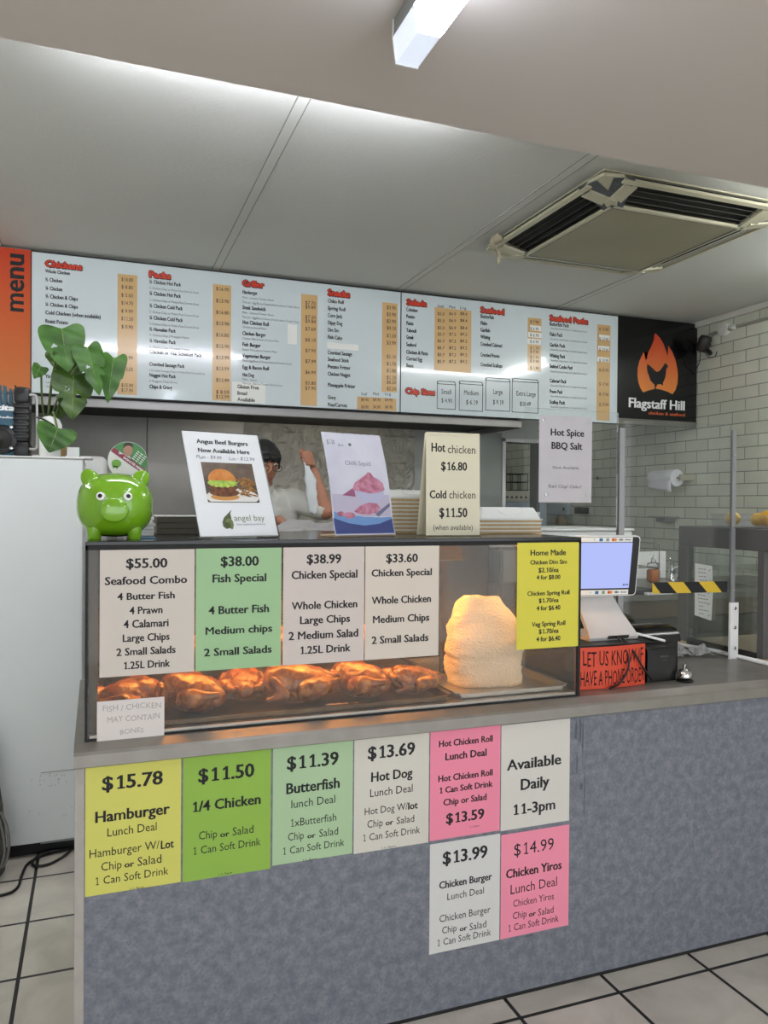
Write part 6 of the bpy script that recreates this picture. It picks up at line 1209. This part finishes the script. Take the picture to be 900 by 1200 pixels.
# right hand resting on the paper
ellipsoid(b, (.885, 1.645, 1.272), (.040, .034, .018), Matrix.Rotation(-.15, 4, 'Z'))
for k, ln in enumerate((.95, 1.05, 1., .8)):
    y = 1.668-.0185*k; finger([(.912, y, 1.274), (.912+.034*ln, y-.006, 1.272), (.912+.056*ln, y-.009, 1.261), (.912+.070*ln, y-.011, 1.249)], .0092, .0072)
finger([(.868, 1.622, 1.270), (.895, 1.598, 1.266), (.920, 1.592, 1.258)], .011, .0085)
b = remesh(b, .0055, 2)
obj('body', b, m_skin_p, pe, True)
# hair
b = B(); v = head_pts(b, 1.0)
kill = []
for q in v:
    x, y, z = q.co
    d = q.co.normalized()
    q.co += d*(.016 + .004*noise.noise(q.co*60))
    line = .030 + .010*math.cos(x*55) if y < -.02 else (-.030 if y < .03 else -.075)
    if z < line: kill.append(q)
bmesh.ops.delete(b, geom=kill, context='VERTS')
bmesh.ops.solidify(b, geom=b.faces[:], thickness=.012)
for k in range(26):
    x = -.062+.005*k; a = Vector((x, -math.sqrt(max(.0004, 1-(x/.080)**2))*.100-.006, .052)); tube(b, [a, a+Vector((rnd.uniform(-.004, .004), -.003, -.020)), a+Vector((rnd.uniform(-.006, .006), .003, -.034-rnd.random()*.010))], .004, 6, taper=[.0045, .0038, .0012])
xf(b, HM); obj('hair', b, mat('black_hair', '#0c0b0b', .45, bump=.5, bump_scale=150), pe, True)
for s in (-1, 1):
    b = B(); ellipsoid(b, (s*.031, -.083, .006), (.0115, .009, .0075), sub=2); xf(b, HM); e = obj('eye', b, mat('eye_white', '#f1f1ee', .3), pe, True)
    b = B(); ellipsoid(b, (s*.031, -.0895, .004), (.0048, .003, .0048), sub=2); xf(b, HM); obj('iris', b, mat('dark_iris', '#1d120c', .2), e, True)
    b = B(); tube(b, [(s*.016, -.094, .024), (s*.030, -.094, .028), (s*.046, -.084, .022)], .0035, 6, taper=[.003, .0038, .0018]); xf(b, HM); obj('eyebrow', b, MATS['black_hair'], pe)
gl = B()
for s in (-1, 1):
    pts = [(s*.033+.024*math.cos(a*PI/12), -.103+.012*abs(.03-abs(.033+.024*math.cos(a*PI/12)*s))*0, -.012+.016*math.sin(a*PI/12)) for a in range(25)]; tube(gl, pts, .0016, 6, cap=False)
    tube(gl, [(s*.057, -.102, -.008), (s*.080, -.05, -.004), (s*.082, .01, -.002)], .0016, 6)
tube(gl, [(-.010, -.103, -.008), (0, -.106, -.006), (.010, -.103, -.008)], .0016, 6); xf(gl, HM); obj('glasses', gl, m_black, pe)
b = B(); ellipsoid(b, (0, -.0855, -.0605), (.020, .006, .0042), sub=3); ellipsoid(b, (0, -.0850, -.0675), (.017, .006, .0045), sub=3); xf(b, HM); obj('lips', b, mat('lip', '#8d4f48', .5), pe, True)
# shirt, trousers, shoes
m_shirt = mat('pale_grey_cotton', '#c6c7bf', .85, bump=.1, bump_scale=200)
b = B(); ellipsoid(b, (.81, 1.95, 1.30), (.200, .120, .125)); ellipsoid(b, (.81, 1.95, 1.12), (.170, .125, .20)); ellipsoid(b, (.81, 1.96, .93), (.185, .135, .14)); capsule(b, (.66, 1.95, 1.372), (.96, 1.95, 1.372), .066, .066, 6)
capsule(b, SL, Vector(SL).lerp(Vector(EL), .93), .068, .050, 8); capsule(b, SR, Vector(SR).lerp(Vector(ER), .75), .070, .062, 8); capsule(b, (.81, 1.935, 1.37), (.81, 1.93, 1.43), .072, .064, 4)
b = remesh(b, .008, 3); wobble(b, .006, 14, 2); obj('shirt', b, m_shirt, pe, True)
b = B(); ellipsoid(b, (.81, 1.96, .90), (.180, .132, .12))
for s in (-1, 1): capsule(b, (.81+s*.085, 1.96, .88), (.81+s*.095, 1.945, .48), .102, .072, 10); capsule(b, (.81+s*.095, 1.945, .48), (.81+s*.10, 1.975, .10), .070, .055, 10)
b = remesh(b, .010, 3); wobble(b, .005, 12, 4); obj('trousers', b, mat('dark_trousers', '#25262b', .85), pe, True)
for s in (-1, 1):
    b = B(); capsule(b, (.81+s*.10, 1.985, .048), (.81+s*.116, 1.825, .040), .048, .040, 8)
    for q in b.verts: q.co.z = max(q.co.z, .0005)
    obj('shoe', b, m_black, pe, True)
# plastic bag held up in the left hand
bm = B(); g = {}; n, mm_ = 14, 30
for j in range(mm_+1):
    t_ = j/mm_; w_ = .007 + .034*min(1, t_*1.3) + .010*noise.noise(Vector((t_*6, 1, 0))); cxx = .985+.075*t_+.012*noise.noise(Vector((t_*4, 7, 0))); z = 1.600-.290*t_
    for i in range(n):
        a = 2*PI*i/n; g[i, j] = bm.verts.new((cxx+math.cos(a)*w_*(1+.3*noise.noise(Vector((a*2, t_*9, 3)))), 1.770+math.sin(a)*w_*.45*(1+.5*noise.noise(Vector((a*2, t_*9, 9)))), z + (.02*noise.noise(Vector((math.cos(a)*3, math.sin(a)*3, 2))) if j > mm_-3 else 0)))
for j in range(mm_):
    for i in range(n): bm.faces.new((g[i, j], g[(i+1) % n, j], g[(i+1) % n, j+1], g[i, j+1]))
bm.faces.new([g[i, 0] for i in range(n)]); bm.faces.new([g[i, mm_] for i in range(n)][::-1]); bmesh.ops.recalc_face_normals(bm, faces=bm.faces)
solo('plastic_bag', bm, mat('white_film', '#d5dbdd', .25, coat=.3), 'crumpled white plastic bag hanging from the raised hand of the cook', 'bag', (1.02, 1.75, 1.32), smooth=True)
